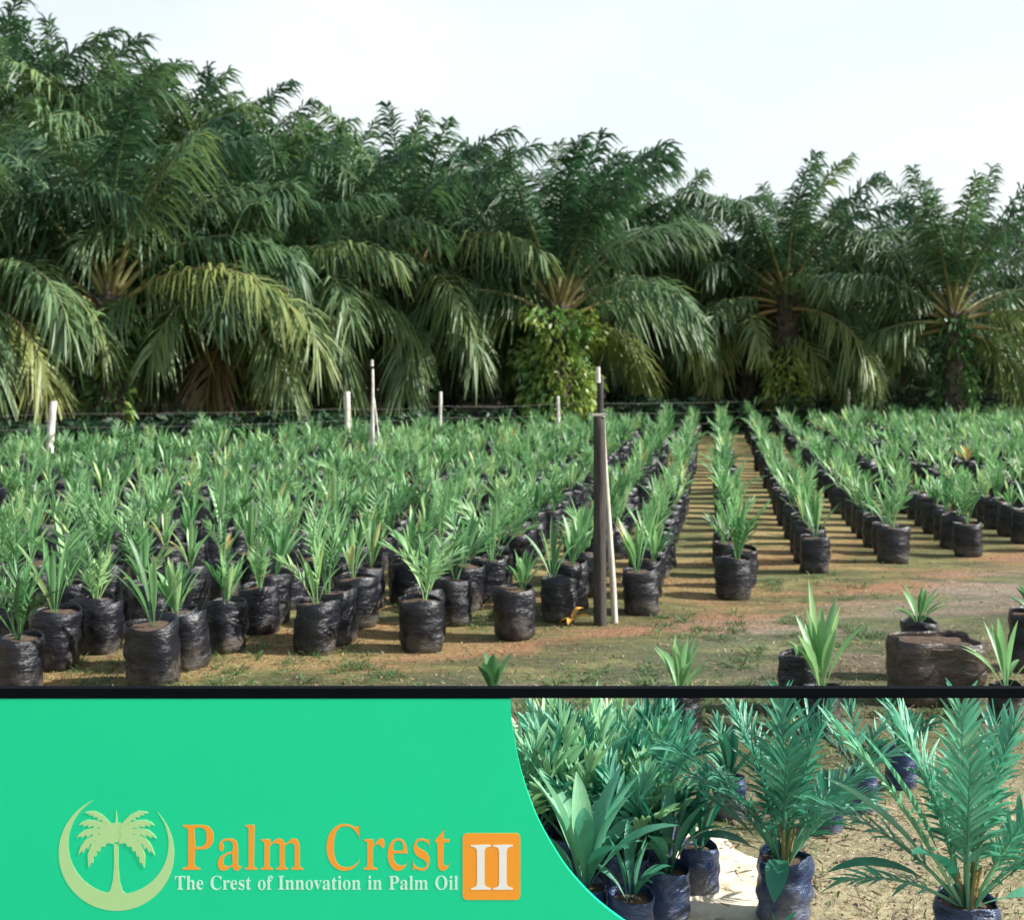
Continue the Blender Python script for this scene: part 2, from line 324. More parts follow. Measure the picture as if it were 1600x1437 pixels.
def poly_solid(name, loops, mat, front, thick, parent=sign):
    """flat outline(s) in photo pixels given thickness; later loops are holes when inside"""
    cu = bpy.data.curves.new(name, 'CURVE'); cu.dimensions = '2D'; cu.fill_mode = 'BOTH'; cu.extrude = thick / 2
    for lp in loops:
        s = cu.splines.new('POLY'); s.points.add(len(lp) - 1)
        for p_, q_ in zip(s.points, lp): p_.co = (q_[0] * PX, -q_[1] * PX, 0, 1)
        s.use_cyclic_u = True
    return curve_to_part(name, cu, mat, front, thick, parent)
def curve_to_part(name, cu, mat, front, thick, parent=sign):
    o = bpy.data.objects.new(name + '_tmp', cu); COL.objects.link(o)
    dg = bpy.context.evaluated_depsgraph_get(); dg.update()
    me = bpy.data.meshes.new_from_object(o.evaluated_get(dg)); bpy.data.objects.remove(o)
    v = np.empty(len(me.vertices) * 3); me.vertices.foreach_get('co', v); v = v.reshape(-1, 3)
    W = np.stack([v[:, 0] - 800 * PX, SD - front + (thick / 2 - v[:, 2]), v[:, 1] + 610 * PX + CAMH], -1)
    W -= np.array(sign.location if parent is sign else (np.array(sign.location) + np.array(parent.location)))
    me.vertices.foreach_set('co', W.ravel().astype(np.float32)); me.materials.clear(); me.materials.append(mat); me.name = name; me.update()
    return link(name, me, parent)
edge = [(798, 1091.5), (799, 1120), (804, 1155), (812, 1195), (824, 1236), (840, 1277), (862, 1318), (890, 1360), (930, 1403), (975, 1438), (1010, 1458), (1050, 1475), (1085, 1484), (1085, 1530)]
def smooth_pts(p, n=6):
    p = [Vector(q) for q in p]; o = []
    for a in range(len(p) - 1):
        p0, p1, p2, p3 = p[max(a - 1, 0)], p[a], p[a + 1], p[min(a + 2, len(p) - 1)]
        for k in range(n):
            t = k / n; o.append(tuple(0.5 * ((2 * p1) + (p2 - p0) * t + (2 * p0 - 5 * p1 + 4 * p2 - p3) * t * t + (3 * p1 - p0 - 3 * p2 + p3) * t ** 3)))
    return o + [tuple(p[-1])]
poly_solid('panel', [[(-70, 1091.5)] + smooth_pts(edge[:-1]) + [(1085, 1530), (-70, 1530)]], TEAL, 0.0, 0.012)
def boxmesh(name, x0, x1, y0, y1, z0, z1, bev=0.002):
    import bmesh
    bm = bmesh.new(); bmesh.ops.create_cube(bm, size=1)
    for v in bm.verts: v.co = Vector(((x0 + x1) / 2 + v.co.x * (x1 - x0), (y0 + y1) / 2 + v.co.y * (y1 - y0), (z0 + z1) / 2 + v.co.z * (z1 - z0)))
    if bev: bmesh.ops.bevel(bm, geom=bm.edges[:], offset=bev, segments=2, affect='EDGES')
    me = bpy.data.meshes.new(name); bm.to_mesh(me); bm.free(); return me
sl = sign.location
zt, zb = sp(0, 1075.2).z, sp(0, 1090.4).z
x0, x1 = sp(-120, 0).x - sl.x, sp(1760, 0).x - sl.x
me = boxmesh('top_rail', x0, x1, -0.001, 0.030, zb, zt); me.materials.append(BLACKM); link('top_rail', me, sign)
for px in (-105, 1745, 560):
    x = sp(px, 0).x - sl.x; me = boxmesh('post', x - 0.022, x + 0.022, 0.0325 if px == 560 else -0.008, 0.0765 if px == 560 else 0.026, -0.3, zt - .03 if px == 560 else zb - 0.001); me.materials.append(BLACKM); link('post', me, sign)
# crescent
A = Vector((182, 1332)); B = Vector((185.2, 1317.8)); rb = 78.4; ra = 90.2
def arc(c, r, a0, a1, n): return [(c.x + r * math.cos(a0 + (a1 - a0) * k / n), c.y + r * math.sin(a0 + (a1 - a0) * k / n)) for k in range(n + 1)]
tipl, tipr = Vector((146, 1250)), Vector((243, 1265))
an = lambda c, p: math.atan2(p.y - c.y, p.x - c.x)
o_ = arc(A, ra, an(A, tipr), an(A, tipl) + 2 * math.pi, 72); i_ = arc(B, rb, an(B, tipl) + 2 * math.pi, an(B, tipr), 64)[1:-1]
poly_solid('crescent', [o_ + i_], PALEG, 0.0004, 0.0004)
# palm emblem: trunk with flared foot, five toothed fronds a side, spear
em = []
tr = [(178, 1318), (178.5, 1350), (176.5, 1375), (172.5, 1390), (165, 1396.5), (160, 1399), (203, 1399), (198, 1396.5), (191, 1390), (187, 1375), (185, 1350), (185, 1318)]
def mirror(p): return [(364 - a_, b_) for a_, b_ in p]
fr_ = [[(178, 1300), (172, 1284), (160, 1272), (148, 1266), (136, 1267), (132, 1269.5), (141, 1271), (138, 1273), (147, 1273), (145, 1276), (153, 1276), (152, 1280), (160, 1281), (160, 1285), (166, 1287), (172, 1300)],
       [(176, 1302), (168, 1289), (152, 1281), (136, 1280), (127, 1284), (122, 1289), (131, 1287), (129, 1291), (138, 1288), (138, 1292), (146, 1289.5), (147, 1294), (155, 1292), (160, 1297), (170, 1306)],
       [(174, 1303), (160, 1295), (145, 1293), (132, 1296), (124, 1302), (119, 1309), (128, 1305), (127, 1309), (136, 1303), (136, 1308), (145, 1302), (147, 1306), (155, 1301.5), (160, 1305), (172, 1308)],
       [(174, 1305), (160, 1303), (145, 1304.5), (134, 1311), (127, 1320), (122, 1335), (129, 1328), (130, 1332), (135, 1323), (138, 1326), (141, 1317), (145, 1320), (148, 1312), (153, 1315), (157, 1309), (172, 1312)],
       [(176, 1307), (162, 1307), (150, 1312), (142, 1321), (137, 1335), (138.5, 1355), (143, 1346), (145, 1348), (147, 1336), (150, 1338), (152, 1328), (156, 1330), (158, 1322), (164, 1322), (168, 1316), (178, 1318)]]
em.append((tr, 0)); em.append(([(178.5, 1300), (182, 1265.5), (185.5, 1300)], 1)); em.append(([(182 + 23 * math.cos(a_), 1301.5 + 17 * math.sin(a_) * (1 if math.sin(a_) < 0 else .8)) for a_ in np.arange(32) / 32 * 2 * math.pi], 2))
for k, f_ in enumerate(fr_): em.append((f_, 3 + k)); em.append((mirror(f_), 8 + k))
parts = []
for pts, k in em: parts.append(poly_solid('palm_emblem', [pts], PALEG, 0.0005 + 0.00004 * k, 0.0005 + 0.00004 * k))
def join_meshes(objs, name):
    V, Fc, n = [], [], 0
    for o in objs:
        V += [tuple(v.co) for v in o.data.vertices]; Fc += [tuple(i + n for i in p.vertices) for p in o.data.polygons]; n = len(V)
    me = bpy.data.meshes.new(name); me.from_pydata(V, [], Fc); me.materials.append(objs[0].data.materials[0]); par = objs[0].parent
    for o in objs: bpy.data.objects.remove(o)
    return link(name, me, par)
join_meshes(parts, 'palm_emblem')
# lettering
GL = json.loads('''{"C":[468,[[[338,-11,257,-11,212,-11],[172,-1,137,20,103,40],[75,68,56,104,36,140],[26,182,26,228,26,274],[36,315,56,351,76,387],[104,414,139,435,174,455],[214,465,259,465,290,465],[326,457,367,440,374,437],[381,435,388,435,404,435],[415,445,419,465,425,465],[431,465,437,465,437,413],[437,361,437,308,431,308],[425,308,420,308,405,350],[383,383,356,407,329,431],[299,443,265,443,184,443],[144,371,144,226,144,91],[188,24,278,24,305,24],[332,31,358,45,384,59],[408,79,428,106,435,100],[441,94,447,89,401,22]]]],"I":[261,[[[91,0,13,0,13,6],[13,12,13,17,36,20],[52,25,61,32,71,40],[75,54,75,75,75,179],[75,283,75,387,75,407],[71,421,63,427,55,434],[39,438,13,439,13,444],[13,450,13,455,90,455],[167,455,244,455,244,450],[244,444,244,439,221,438],[204,434,196,427,187,421],[183,407,183,387,183,284],[183,180,183,77,183,63],[184,52,187,44,191,36],[197,30,206,26,215,22],[228,19,246,17,246,12],[246,6,246,0,168,0]]]],"O":[525,[[[295,-11,261,-11,227,-11],[197,-5,169,7,140,19],[116,36,94,58,73,79],[57,105,45,134,33,163],[28,194,28,228,28,261],[33,292,45,321,57,350],[73,376,95,397,116,419],[141,436,170,448,199,460],[231,466,265,466,298,466],[329,460,357,448,385,436],[410,420,431,399,452,377],[469,352,481,323,492,294],[498,262,498,228,498,194],[492,163,481,134,469,105],[452,79,430,58,409,36],[384,19,355,7,326,-5]],[[228,12,265,12,341,12],[379,84,379,228,379,298],[369,352,348,389,326,425],[297,443,260,443,183,443],[145,371,145,228,145,157],[156,104,177,67,199,30]]]],"P":[418,[[[91,0,15,0,15,6],[15,12,15,17,39,18],[54,23,62,32,71,40],[75,56,75,81,75,180],[75,279,75,379,75,400],[70,415,62,424,54,432],[39,437,16,439,16,444],[16,450,16,455,82,455],[148,455,214,455,271,455],[312,450,336,440,359,430],[377,416,390,398,403,379],[409,357,409,332,409,294],[395,263,367,240,338,217],[297,206,242,206,222,206],[202,206,182,206,182,164],[182,122,182,81,182,56],[186,40,194,32,202,23],[218,18,242,17,242,12],[242,6,242,0,166,0]],[[182,286,182,230,188,230],[195,230,201,230,235,230],[258,237,272,253,285,268],[292,293,292,329,292,364],[286,390,275,406,264,423],[244,431,216,431,203,431],[194,429,189,424,184,419],[182,410,182,398,182,342]]]],"T":[423,[[[171,0,92,0,92,6],[92,12,92,17,116,17],[133,22,142,31,151,40],[156,56,156,81,156,198],[156,316,156,433,154,433],[151,433,149,433,114,433],[86,423,65,403,45,383],[32,355,29,318,23,318],[17,318,11,318,11,364],[11,409,11,455,144,455],[277,455,410,455,410,409],[410,363,410,317,405,317],[399,317,394,317,386,394],[344,433,269,433,267,433],[265,433,263,433,263,316],[263,198,263,81,263,56],[268,39,276,30,285,22],[302,17,328,17,328,12],[328,6,328,0,249,0]]]],"a":[344,[[[282,-10,255,-10,221,-10],[203,5,200,35,170,6],[135,-9,95,-9,72,-9],[54,-2,40,11,27,25],[20,42,20,63,20,93],[35,117,63,136,92,155],[137,173,199,190,199,207],[199,224,199,241,199,260],[195,274,187,282,179,291],[166,296,148,296,119,296],[104,288,104,274,104,271],[107,266,113,257,120,248],[123,239,123,231,123,219],[119,209,110,202,101,194],[90,191,77,191,63,191],[52,195,45,203,37,211],[33,223,33,236,33,252],[38,266,49,278,60,291],[75,300,95,308,114,315],[136,318,162,318,210,318],[244,310,263,292,283,275],[293,247,293,210,293,161],[293,112,293,62,293,51],[293,43,295,40,296,36],[299,34,304,34,309,34],[314,37,320,42,323,37],[326,32,329,28,307,2]],[[129,34,151,34,157,34],[165,36,174,41,183,46],[191,53,199,63,199,99],[199,134,199,169,145,157],[118,128,118,84,118,50]]]],"e":[301,[[[208,-10,154,-10,128,-10],[105,-3,85,10,64,24],[49,43,37,69,25,94],[19,123,19,157,19,188],[26,216,38,240,50,265],[66,284,87,298,108,311],[131,318,157,318,196,318],[226,306,249,280,271,255],[283,219,283,173,283,171],[283,168,283,166,227,166],[172,166,117,166,118,84],[145,42,199,42,226,42],[249,57,270,86,275,81],[280,77,285,73,252,17]],[[116,196,116,192,145,192],[173,192,201,192,201,200],[201,207,201,215,201,243],[199,264,193,277,187,290],[177,297,161,297,131,297],[116,266,116,203,116,200]]]],"f":[214,[[[76,0,15,0,15,5],[15,11,15,16,26,17],[35,19,40,22,45,25],[48,29,50,35,51,40],[52,53,52,73,52,141],[52,209,52,277,40,277],[28,277,16,277,16,288],[16,299,16,310,28,310],[40,310,52,310,52,325],[52,339,52,353,52,389],[63,416,85,436,106,455],[136,465,174,465,202,465],[224,458,240,446,255,433],[263,418,263,400,263,385],[259,374,252,367,244,359],[235,355,224,355,212,355],[203,359,195,365,188,372],[185,380,185,391,185,400],[187,410,193,420,194,422],[195,424,196,426,197,429],[197,431,197,433,197,440],[192,443,180,443,166,443],[157,439,153,430,150,421],[148,408,148,390,148,364],[148,337,148,310,166,310],[185,310,203,310,203,299],[203,288,203,277,185,277],[166,277,148,277,148,206],[148,136,148,65,148,45],[151,32,158,26,165,19],[178,16,199,16,199,11],[199,5,199,0,138,0]]]],"h":[381,[[[72,0,18,0,18,5],[18,11,18,16,31,17],[40,20,45,26,50,31],[52,41,52,56,52,170],[52,285,52,399,52,413],[50,423,46,429,41,435],[32,439,19,440,19,445],[19,450,19,455,62,455],[105,455,148,455,148,392],[148,330,148,267,173,301],[205,318,243,318,301,318],[330,283,330,212,330,160],[330,108,330,56,330,42],[333,32,337,26,342,20],[350,17,363,16,363,11],[363,5,363,0,310,0],[256,0,202,0,202,5],[202,11,202,16,204,16],[205,16,207,16,226,16],[235,29,235,56,235,109],[235,163,235,217,235,235],[233,249,229,258,225,267],[216,271,203,271,182,271],[163,259,148,235,148,175],[148,116,148,56,148,42],[150,32,154,26,158,20],[167,17,180,16,180,11],[180,5,180,0,126,0]]]],"i":[198,[[[115,362,101,362,86,362],[74,367,65,376,55,386],[50,398,50,412,50,427],[55,439,65,449,74,458],[86,463,101,463,115,463],[127,458,137,449,146,439],[151,427,151,412,151,398],[146,386,136,376,126,367]],[[72,0,18,0,18,5],[18,11,18,16,32,17],[41,20,45,26,50,31],[52,41,52,56,52,121],[52,186,52,252,52,268],[50,279,47,285,43,290],[34,293,20,293,20,299],[21,305,21,310,63,310],[106,310,148,310,148,225],[148,141,148,56,148,42],[150,32,154,26,158,20],[167,17,180,16,180,11],[180,5,180,0,126,0]]]],"l":[199,[[[72,0,18,0,18,5],[18,11,18,16,32,17],[41,20,45,26,50,31],[52,41,52,56,52,170],[52,284,52,398,52,412],[51,423,47,429,43,435],[34,439,20,439,20,445],[20,450,20,455,63,455],[106,455,148,455,148,322],[148,189,148,56,148,42],[150,32,154,26,158,20],[167,17,180,16,180,11],[180,5,180,0,126,0]]]],"m":[554,[[[71,0,18,0,18,5],[18,11,18,16,31,17],[40,20,45,26,50,31],[52,41,52,56,52,122],[52,187,52,253,52,267],[50,277,46,284,41,290],[32,294,19,294,19,300],[19,305,19,310,61,310],[104,310,146,310,146,295],[146,280,146,265,172,300],[202,318,237,318,283,318],[310,299,320,261,346,299],[379,318,418,318,475,318],[504,283,504,212,504,160],[504,108,504,56,504,42],[506,32,510,26,514,20],[523,17,536,16,536,11],[536,5,536,0,483,0],[430,0,377,0,377,5],[377,11,377,16,390,17],[398,20,403,26,407,32],[410,42,410,56,410,109],[410,163,410,217,410,235],[408,249,404,258,400,267],[391,271,377,271,358,271],[340,260,324,237,324,177],[324,116,324,56,324,42],[327,32,331,26,335,20],[343,17,356,16,356,11],[356,5,356,0,304,0],[252,0,199,0,199,5],[199,11,199,16,212,17],[221,20,225,26,229,32],[232,42,232,56,232,109],[232,163,232,217,232,235],[230,248,226,258,222,267],[213,271,199,271,178,271],[161,259,146,235,146,175],[146,116,146,56,146,42],[148,33,152,27,156,20],[165,17,177,16,177,11],[177,5,177,0,124,0]]]],"n":[381,[[[72,0,18,0,18,5],[18,11,18,16,31,17],[40,20,45,26,50,31],[52,41,52,56,52,122],[52,187,52,253,52,267],[50,277,46,284,41,290],[32,294,19,294,19,300],[19,305,19,310,62,310],[105,310,148,310,148,296],[148,282,148,267,172,301],[204,318,243,318,301,318],[330,283,330,212,330,160],[330,108,330,56,330,42],[333,32,337,26,342,20],[350,17,363,16,363,11],[363,5,363,0,310,0],[256,0,202,0,202,5],[202,11,202,16,204,16],[205,16,207,16,226,16],[235,29,235,56,235,109],[235,163,235,217,235,235],[233,249,229,258,225,267],[216,271,203,271,182,271],[163,259,148,235,148,175],[148,116,148,56,148,42],[150,32,154,26,158,20],[167,17,180,16,180,11],[180,5,180,0,126,0]]]],"o":[336,[[[198,-10,169,-10,139,-10],[113,-3,90,11,68,26],[50,45,38,70,25,95],[19,123,19,154,19,186],[25,214,38,239,50,264],[68,283,90,297,113,311],[139,318,168,318,197,318],[223,311,245,298,268,284],[285,264,298,240,311,215],[317,186,317,154,317,122],[311,93,298,69,285,44],[268,25,245,11,223,-3]],[[150,11,169,11,187,11],[201,21,209,39,213,48],[216,62,217,81,219,101],[220,125,220,154,220,213],[216,252,208,271,199,289],[186,299,169,299,149,299],[136,289,128,271,121,251],[117,213,117,154,117,125],[118,101,120,82,121,62],[124,48,128,39,136,21]]]],"r":[287,[[[78,0,18,0,18,5],[18,11,18,16,32,17],[41,20,45,26,50,31],[52,41,52,56,52,121],[52,186,52,252,52,269],[50,280,46,285,42,290],[34,293,20,293,20,299],[21,305,21,310,62,310],[104,310,146,310,146,291],[146,271,146,252,157,273],[171,290,187,301,203,313],[218,318,233,318,252,318],[266,314,275,304,285,294],[289,282,289,266,289,253],[286,242,278,234,270,226],[260,222,248,222,236,222],[228,225,222,231,216,236],[212,243,207,250,202,257],[196,260,189,260,179,260],[170,254,162,241,153,229],[149,213,149,192,149,147],[149,101,149,56,149,41],[152,30,159,25,165,20],[178,17,197,16,197,11],[197,5,197,0,138,0]]]],"s":[288,[[[183,-10,151,-10,133,-10],[112,-5,87,6,83,8],[78,9,73,9,62,9],[55,3,51,-9,46,-9],[41,-9,36,-9,36,29],[36,67,36,105,41,105],[47,105,53,105,59,77],[71,55,87,39,103,23],[121,15,140,15,157,15],[170,19,179,27,188,34],[192,45,192,58,192,77],[180,93,156,105,139,113],[123,121,107,130,84,141],[66,154,54,169,43,184],[37,201,37,220,37,248],[46,272,65,291,83,310],[109,319,141,319,148,319],[156,318,166,316,175,314],[186,311,199,308,201,307],[203,307,206,306,209,305],[211,305,213,305,221,305],[226,310,230,319,235,319],[239,319,244,319,244,287],[244,254,244,222,239,222],[233,222,228,222,221,246],[211,264,196,277,182,290],[167,296,149,296,135,296],[124,293,116,286,109,279],[105,270,105,259,105,248],[108,240,115,232,122,225],[133,218,146,212,161,204],[176,197,191,189,214,178],[231,166,241,151,252,137],[257,118,257,95,257,62],[247,37,228,18,209,-1]]]],"t":[228,[[[169,-9,124,-9,97,-9],[77,-3,66,10,54,24],[48,44,48,71,48,140],[48,210,48,279,39,279],[30,279,20,279,20,286],[20,293,20,300,47,325],[70,348,88,369,106,390],[120,408,129,424,134,424],[139,424,144,424,144,386],[144,348,144,310,165,310],[186,310,208,310,208,300],[208,289,208,279,186,279],[165,279,144,279,144,213],[144,148,144,82,144,68],[146,58,149,51,153,44],[159,40,168,40,184,40],[196,52,206,75,212,72],[217,69,222,66,202,16]]]],"v":[306,[[[148,-10,142,-10,108,76],[73,162,38,248,32,262],[27,273,22,281,17,289],[9,293,-3,293,-3,299],[-3,305,-3,310,53,310],[108,310,164,310,164,305],[164,300,164,294,161,294],[158,294,156,294,138,294],[129,288,129,276,129,273],[129,271,130,268,148,219],[167,171,185,122,202,166],[219,209,236,253,239,262],[241,268,241,272,241,287],[229,294,203,294,203,300],[203,305,203,310,237,310],[271,310,305,310,305,305],[305,300,305,295,292,292],[283,287,278,279,272,271],[266,259,260,243,227,159],[193,74,160,-10,154,-10]]]]}''')
def lettering(name, text, x0, x1, base, cap, mat, front, thick, offset=0.0, space=0.22, tight=0.0, parent=sign):
    x = 0; pl = []
    for c in text:
        if c == ' ': x += space; continue
        pl.append((c, x)); x += GL[c][0] / 1000 - tight
    xs_ = [v[2] / 1000 + xx for c, xx in pl for s in GL[c][1] for v in s]
    mn, mxx = min(xs_), max(xs_); capu = max(v[3] for s in GL[text[0]][1] for v in s) / 1000
    sx, sy = (x1 - x0) / (mxx - mn), cap / capu
    cu = bpy.data.curves.new(name, 'CURVE'); cu.dimensions = '2D'; cu.fill_mode = 'BOTH'; cu.extrude = thick / 2
    for c, xx in pl:
        area = 0; polys = []
        for s in GL[c][1]:
            P = []
            for k in range(len(s)):
                a_, b_ = s[k], s[(k + 1) % len(s)]; p0, p1, p2, p3 = (np.array(q_, float) for q_ in (a_[2:4], a_[4:6], b_[0:2], b_[2:4]))
                dev = abs(np.cross(p1 - p0, p3 - p0)) + abs(np.cross(p2 - p0, p3 - p0)); m_ = 1 if dev < 60 else 5
                for t in np.arange(m_) / m_: P.append((1 - t) ** 3 * p0 + 3 * (1 - t) ** 2 * t * p1 + 3 * (1 - t) * t * t * p2 + t ** 3 * p3)
            P = np.array(P); P = P[np.linalg.norm(P - np.roll(P, 1, 0), axis=1) > .5]
            ar = 0.5 * np.sum(P[:, 0] * np.roll(P[:, 1], -1) - np.roll(P[:, 0], -1) * P[:, 1]); polys.append((P, ar))
            if abs(ar) > abs(area): area = ar
        for P, ar in polys:
            e = nrm(np.roll(P, -1, 0) - P); nx = e[:, 1]; nx = (nx + np.roll(nx, 1)) / 2          # outward x for a counter-clockwise outline
            Q_ = np.stack([(x0 + (P[:, 0] / 1000 + xx - mn) * sx) + offset * np.sign(area) * nx, base - P[:, 1] / 1000 * sy], -1)
            sp_ = cu.splines.new('POLY'); sp_.points.add(len(Q_) - 1); sp_.use_cyclic_u = True
            for p_, q_ in zip(sp_.points, Q_): p_.co = (q_[0] * PX, -q_[1] * PX, 0, 1)
    return curve_to_part(name, cu, mat, front, thick, parent)
lettering('title_lettering', 'Palm Crest', 284, 705, 1358, 70, ORANGE, 0.0004, 0.0004, -2.3, 0.22, 0.012)
lettering('tagline_lettering', 'The Crest of Innovation in Palm Oil', 273, 716, 1389, 21, LGREEN, 0.0004, 0.0004, -0.35, 0.22)
rc = []
for cx, cy, a0 in ((806, 1308, -90), (806, 1398, 0), (730, 1398, 90), (730, 1308, 180)): rc += arc(Vector((cx, cy)), 7, R(a0), R(a0 + 90), 6)
badge = poly_solid('badge', [rc], ORANGE, 0.0006, 0.0006)
def romanI(x):
    L_ = [(0, 70), (0, 67.5), (5, 66.5), (8.5, 64), (9.5, 59), (9.5, 11), (8.5, 6), (5, 3.5), (0, 2.5), (0, 0)]
    return [(x + a_, 1319 + b_) for a_, b_ in L_] + [(x + 30.5 - a_, 1319 + b_) for a_, b_ in reversed(L_)]
poly_solid('numeral_lettering', [romanI(736), romanI(770.5)], WHITE, 0.0010, 0.0004, badge)

# ------------------------------------------------------------------ seedlings in bags
def bag_geo(rng, r=0.165, h=0.40, n=22, k=9, lean=0.0, crump=0.05, square=0.12):
    g = Geo(); th = np.arange(n) / n * 2 * np.pi; ph = rng.uniform(0, 6.28, 8)
    if square > .2: ph[3] = math.pi; crump = .025
    zs = np.concatenate([[0.0], np.linspace(0.015, h, k), [h + 0.004, h - 0.012, h - 0.035]])
    rs = np.concatenate([[0.90], np.linspace(0.97, 1.0, k) + 0.05 * np.sin(np.linspace(0, math.pi, k)), [0.975, 0.955, 0.94]])
    V = []
    for z_, q_ in zip(zs, rs):
        wob = 1 + crump * (np.sin(3 * th + ph[0] + z_ * 9) * 0.6 + np.sin(5 * th + ph[1] - z_ * 14) * 0.5 + np.sin(9 * th + ph[2] + z_ * 30) * 0.35) + square * 0.3 * np.cos(4 * th + ph[3]) \
            + crump * 0.8 * np.sin(z_ / h * 17 + ph[4] + np.sin(th * 2 + ph[5]) * 1.5)
        rr_ = r * q_ * wob; dx = lean * z_
        zz = z_ + ((0.016 if square < .2 else .006) * np.sin(2 * th + ph[6]) * min(1, r / .165) if z_ > h * 0.9 else 0)
        V.append(np.stack([rr_ * np.cos(th) + dx, rr_ * np.sin(th), zz + 0 * th], -1))
    V = np.concatenate(V); M = len(zs)
    i = np.arange(M - 1)[:, None] * n + np.arange(n)[None]; j = np.arange(M - 1)[:, None] * n + (np.arange(n)[None] + 1) % n
    g.add(V, np.stack([i, j, j + n, i + n], -1).reshape(-1, 4), 0.0)
    so = Geo(); rings = []
    for f_ in (1.0, 0.66, 0.33, 0.02):
        rr_ = r * 0.95 * f_ * (1 + 0.03 * np.sin(3 * th + ph[0])); rings.append(np.stack([rr_ * np.cos(th) + lean * h, rr_ * np.sin(th), h - 0.03 + 0.012 * (1 - f_) + rng.uniform(-.006, .006, n)], -1))
    V = np.concatenate(rings); i = np.arange(3)[:, None] * n + np.arange(n)[None]; j = np.arange(3)[:, None] * n + (np.arange(n)[None] + 1) % n
    so.add(V, np.stack([i, j, j + n, i + n], -1).reshape(-1, 4), 0.0)
    return g, so
def plant_geo(rng, H=0.55, z0=0.37, n=8, kind='mixed', wide=1.0, tint=0.45, wl=0.05, jitter=0.1):
    """young oil palm: leaves fan up from one base"""
    g = Geo(); a0 = rng.uniform(0, 6.28)
    for k in range(n):
        f_ = k / max(n - 1, 1); az = a0 + k * 2.399 + rng.normal(0, 0.2)
        e0 = R(86 - 26 * f_ * wide + rng.normal(0, 3)); bend = R((14 + 42 * f_) * wide + rng.normal(0, 6)); Ln = H * (1.05 - 0.28 * f_) * rng.uniform(0.85, 1.05) if k else H * 0.85
        t_ = min(max(tint + rng.normal(0, jitter), 0), 0.99)
        if k == n - 1 and rng.random() < 0.12: t_ = rng.uniform(0.85, 1.0)
        p0 = np.array([0.012 * math.sin(az), 0.012 * math.cos(az), z0])
        pin = kind == 'pinnate' or (kind == 'mixed' and rng.random() < 0.42)
        if pin:
            frond(g, rng, p0, az, e0, bend, Ln, 9, H * 0.36, wl * 0.55, 0.38, (48, 10), 0.12, 0.15, t_, 0.08, 0.006, 3, 0.5, min(t_ + 0.12, 1), 0, 0.05, 4, 8, 0, 0.85, 0.75)
        else:
            blade(g, rng, p0, az, e0, bend, Ln, wl * 1.5 * rng.uniform(0.8, 1.15), t_, 0, 8, 0.45)
            if rng.random() < 0.6: blade(g, rng, p0, az + 0.28, e0 - 0.03, bend * 1.1, Ln * 0.93, wl * 1.1, t_, 0, 8, 0.45)
    return g
rng = np.random.default_rng(11)
bags = [bag_geo(rng, lean=rng.uniform(-.05, .05)) for _ in range(8)]
plants = [plant_geo(rng, H=rng.uniform(0.38, 0.68), n=int(rng.integers(5, 10)), wide=rng.uniform(0.4, 1.0), tint=rng.uniform(0.35, 0.72), wl=rng.uniform(.026, .040), jitter=.15, kind='mixed' if k_ % 2 else 'blade') for k_ in range(24)]
bagM = [(a.mesh('grow_bag', [BAG]), b.mesh('soil', [SOIL])) for a, b in bags]
plantM = [p.mesh('foliage', [SEED, SEED]) for p in plants]
ORD = ['front', 'second', 'third', 'fourth', 'fifth', 'sixth', 'seventh', 'eighth', 'ninth', 'tenth', 'eleventh', 'twelfth', 'thirteenth', 'fourteenth', 'fifteenth', 'sixteenth', 'seventeenth', 'eighteenth', 'nineteenth', 'twentieth']
def ordn(k):
    if k < 20: return 'first' if k == 0 else ORD[k]
    return {20: 'twenty first', 21: 'twenty second', 22: 'twenty third', 23: 'twenty fourth', 24: 'twenty fifth'}.get(k, str(k + 1) + 'th')
rowX = {-3: -3.87, -2: -3.1, -1: -2.3}
rowlist = []     # (row index right of the post: 1.. ; left of it: -1..), X0, start u
meas = [(-5, -4.72, .00432), (-4, -3.87, .0044), (-3, -3.1, .00494), (-2, -2.3, .0050), (-1, -1.38, .00563), (1, -.67, .00578), (2, .16, .00623), (3, 1.08, .00707), (4, 2.05, .00746), (5, 3.07, .00781)]
for r_, X0, u in meas: rowlist.append((r_, X0, u * F))
for k in range(6, 16): rowlist.append((k, 3.07 + .98 * (k - 5), .00781 * F + 0.35 * (k - 5)))
for k in range(6, 19): rowlist.append((-k, -4.72 - .87 * (k - 5), .00432 * F - 0.25 * (k - 5)))
SL = 320.0 / F
cand = []
for r_, X0, d0 in rowlist:
    k = 0; d = d0
    while True:
        X = X0 + SL * d
        if d > 29.8 + .62 * X or d > 60: break
        px = 800 + X / d * F
        jx, jy = rng.normal(0, .03), rng.normal(0, .035)
        if k == 0: jx = jy = 0
        if -50 < px < 1650: cand.append((d, r_, k, X + jx * (1 if r_ > 0 else 2.2), d + jy * (1 if r_ > 0 else 2.5)))
        d += 0.66 * (1 if r_ > 0 else 0.76); k += 1
extra = [(805, 992), (292, 1040), (145, 1012)]
cand = sorted(cand)
inv = [c for c in cand if -25 < 800 + c[3] / c[4] * F < 1625]
NF = 280
near = inv[:NF]; nearset = set((c[1], c[2]) for c in near)
FIELD = 'bagged palm seedlings in the nursery rows'
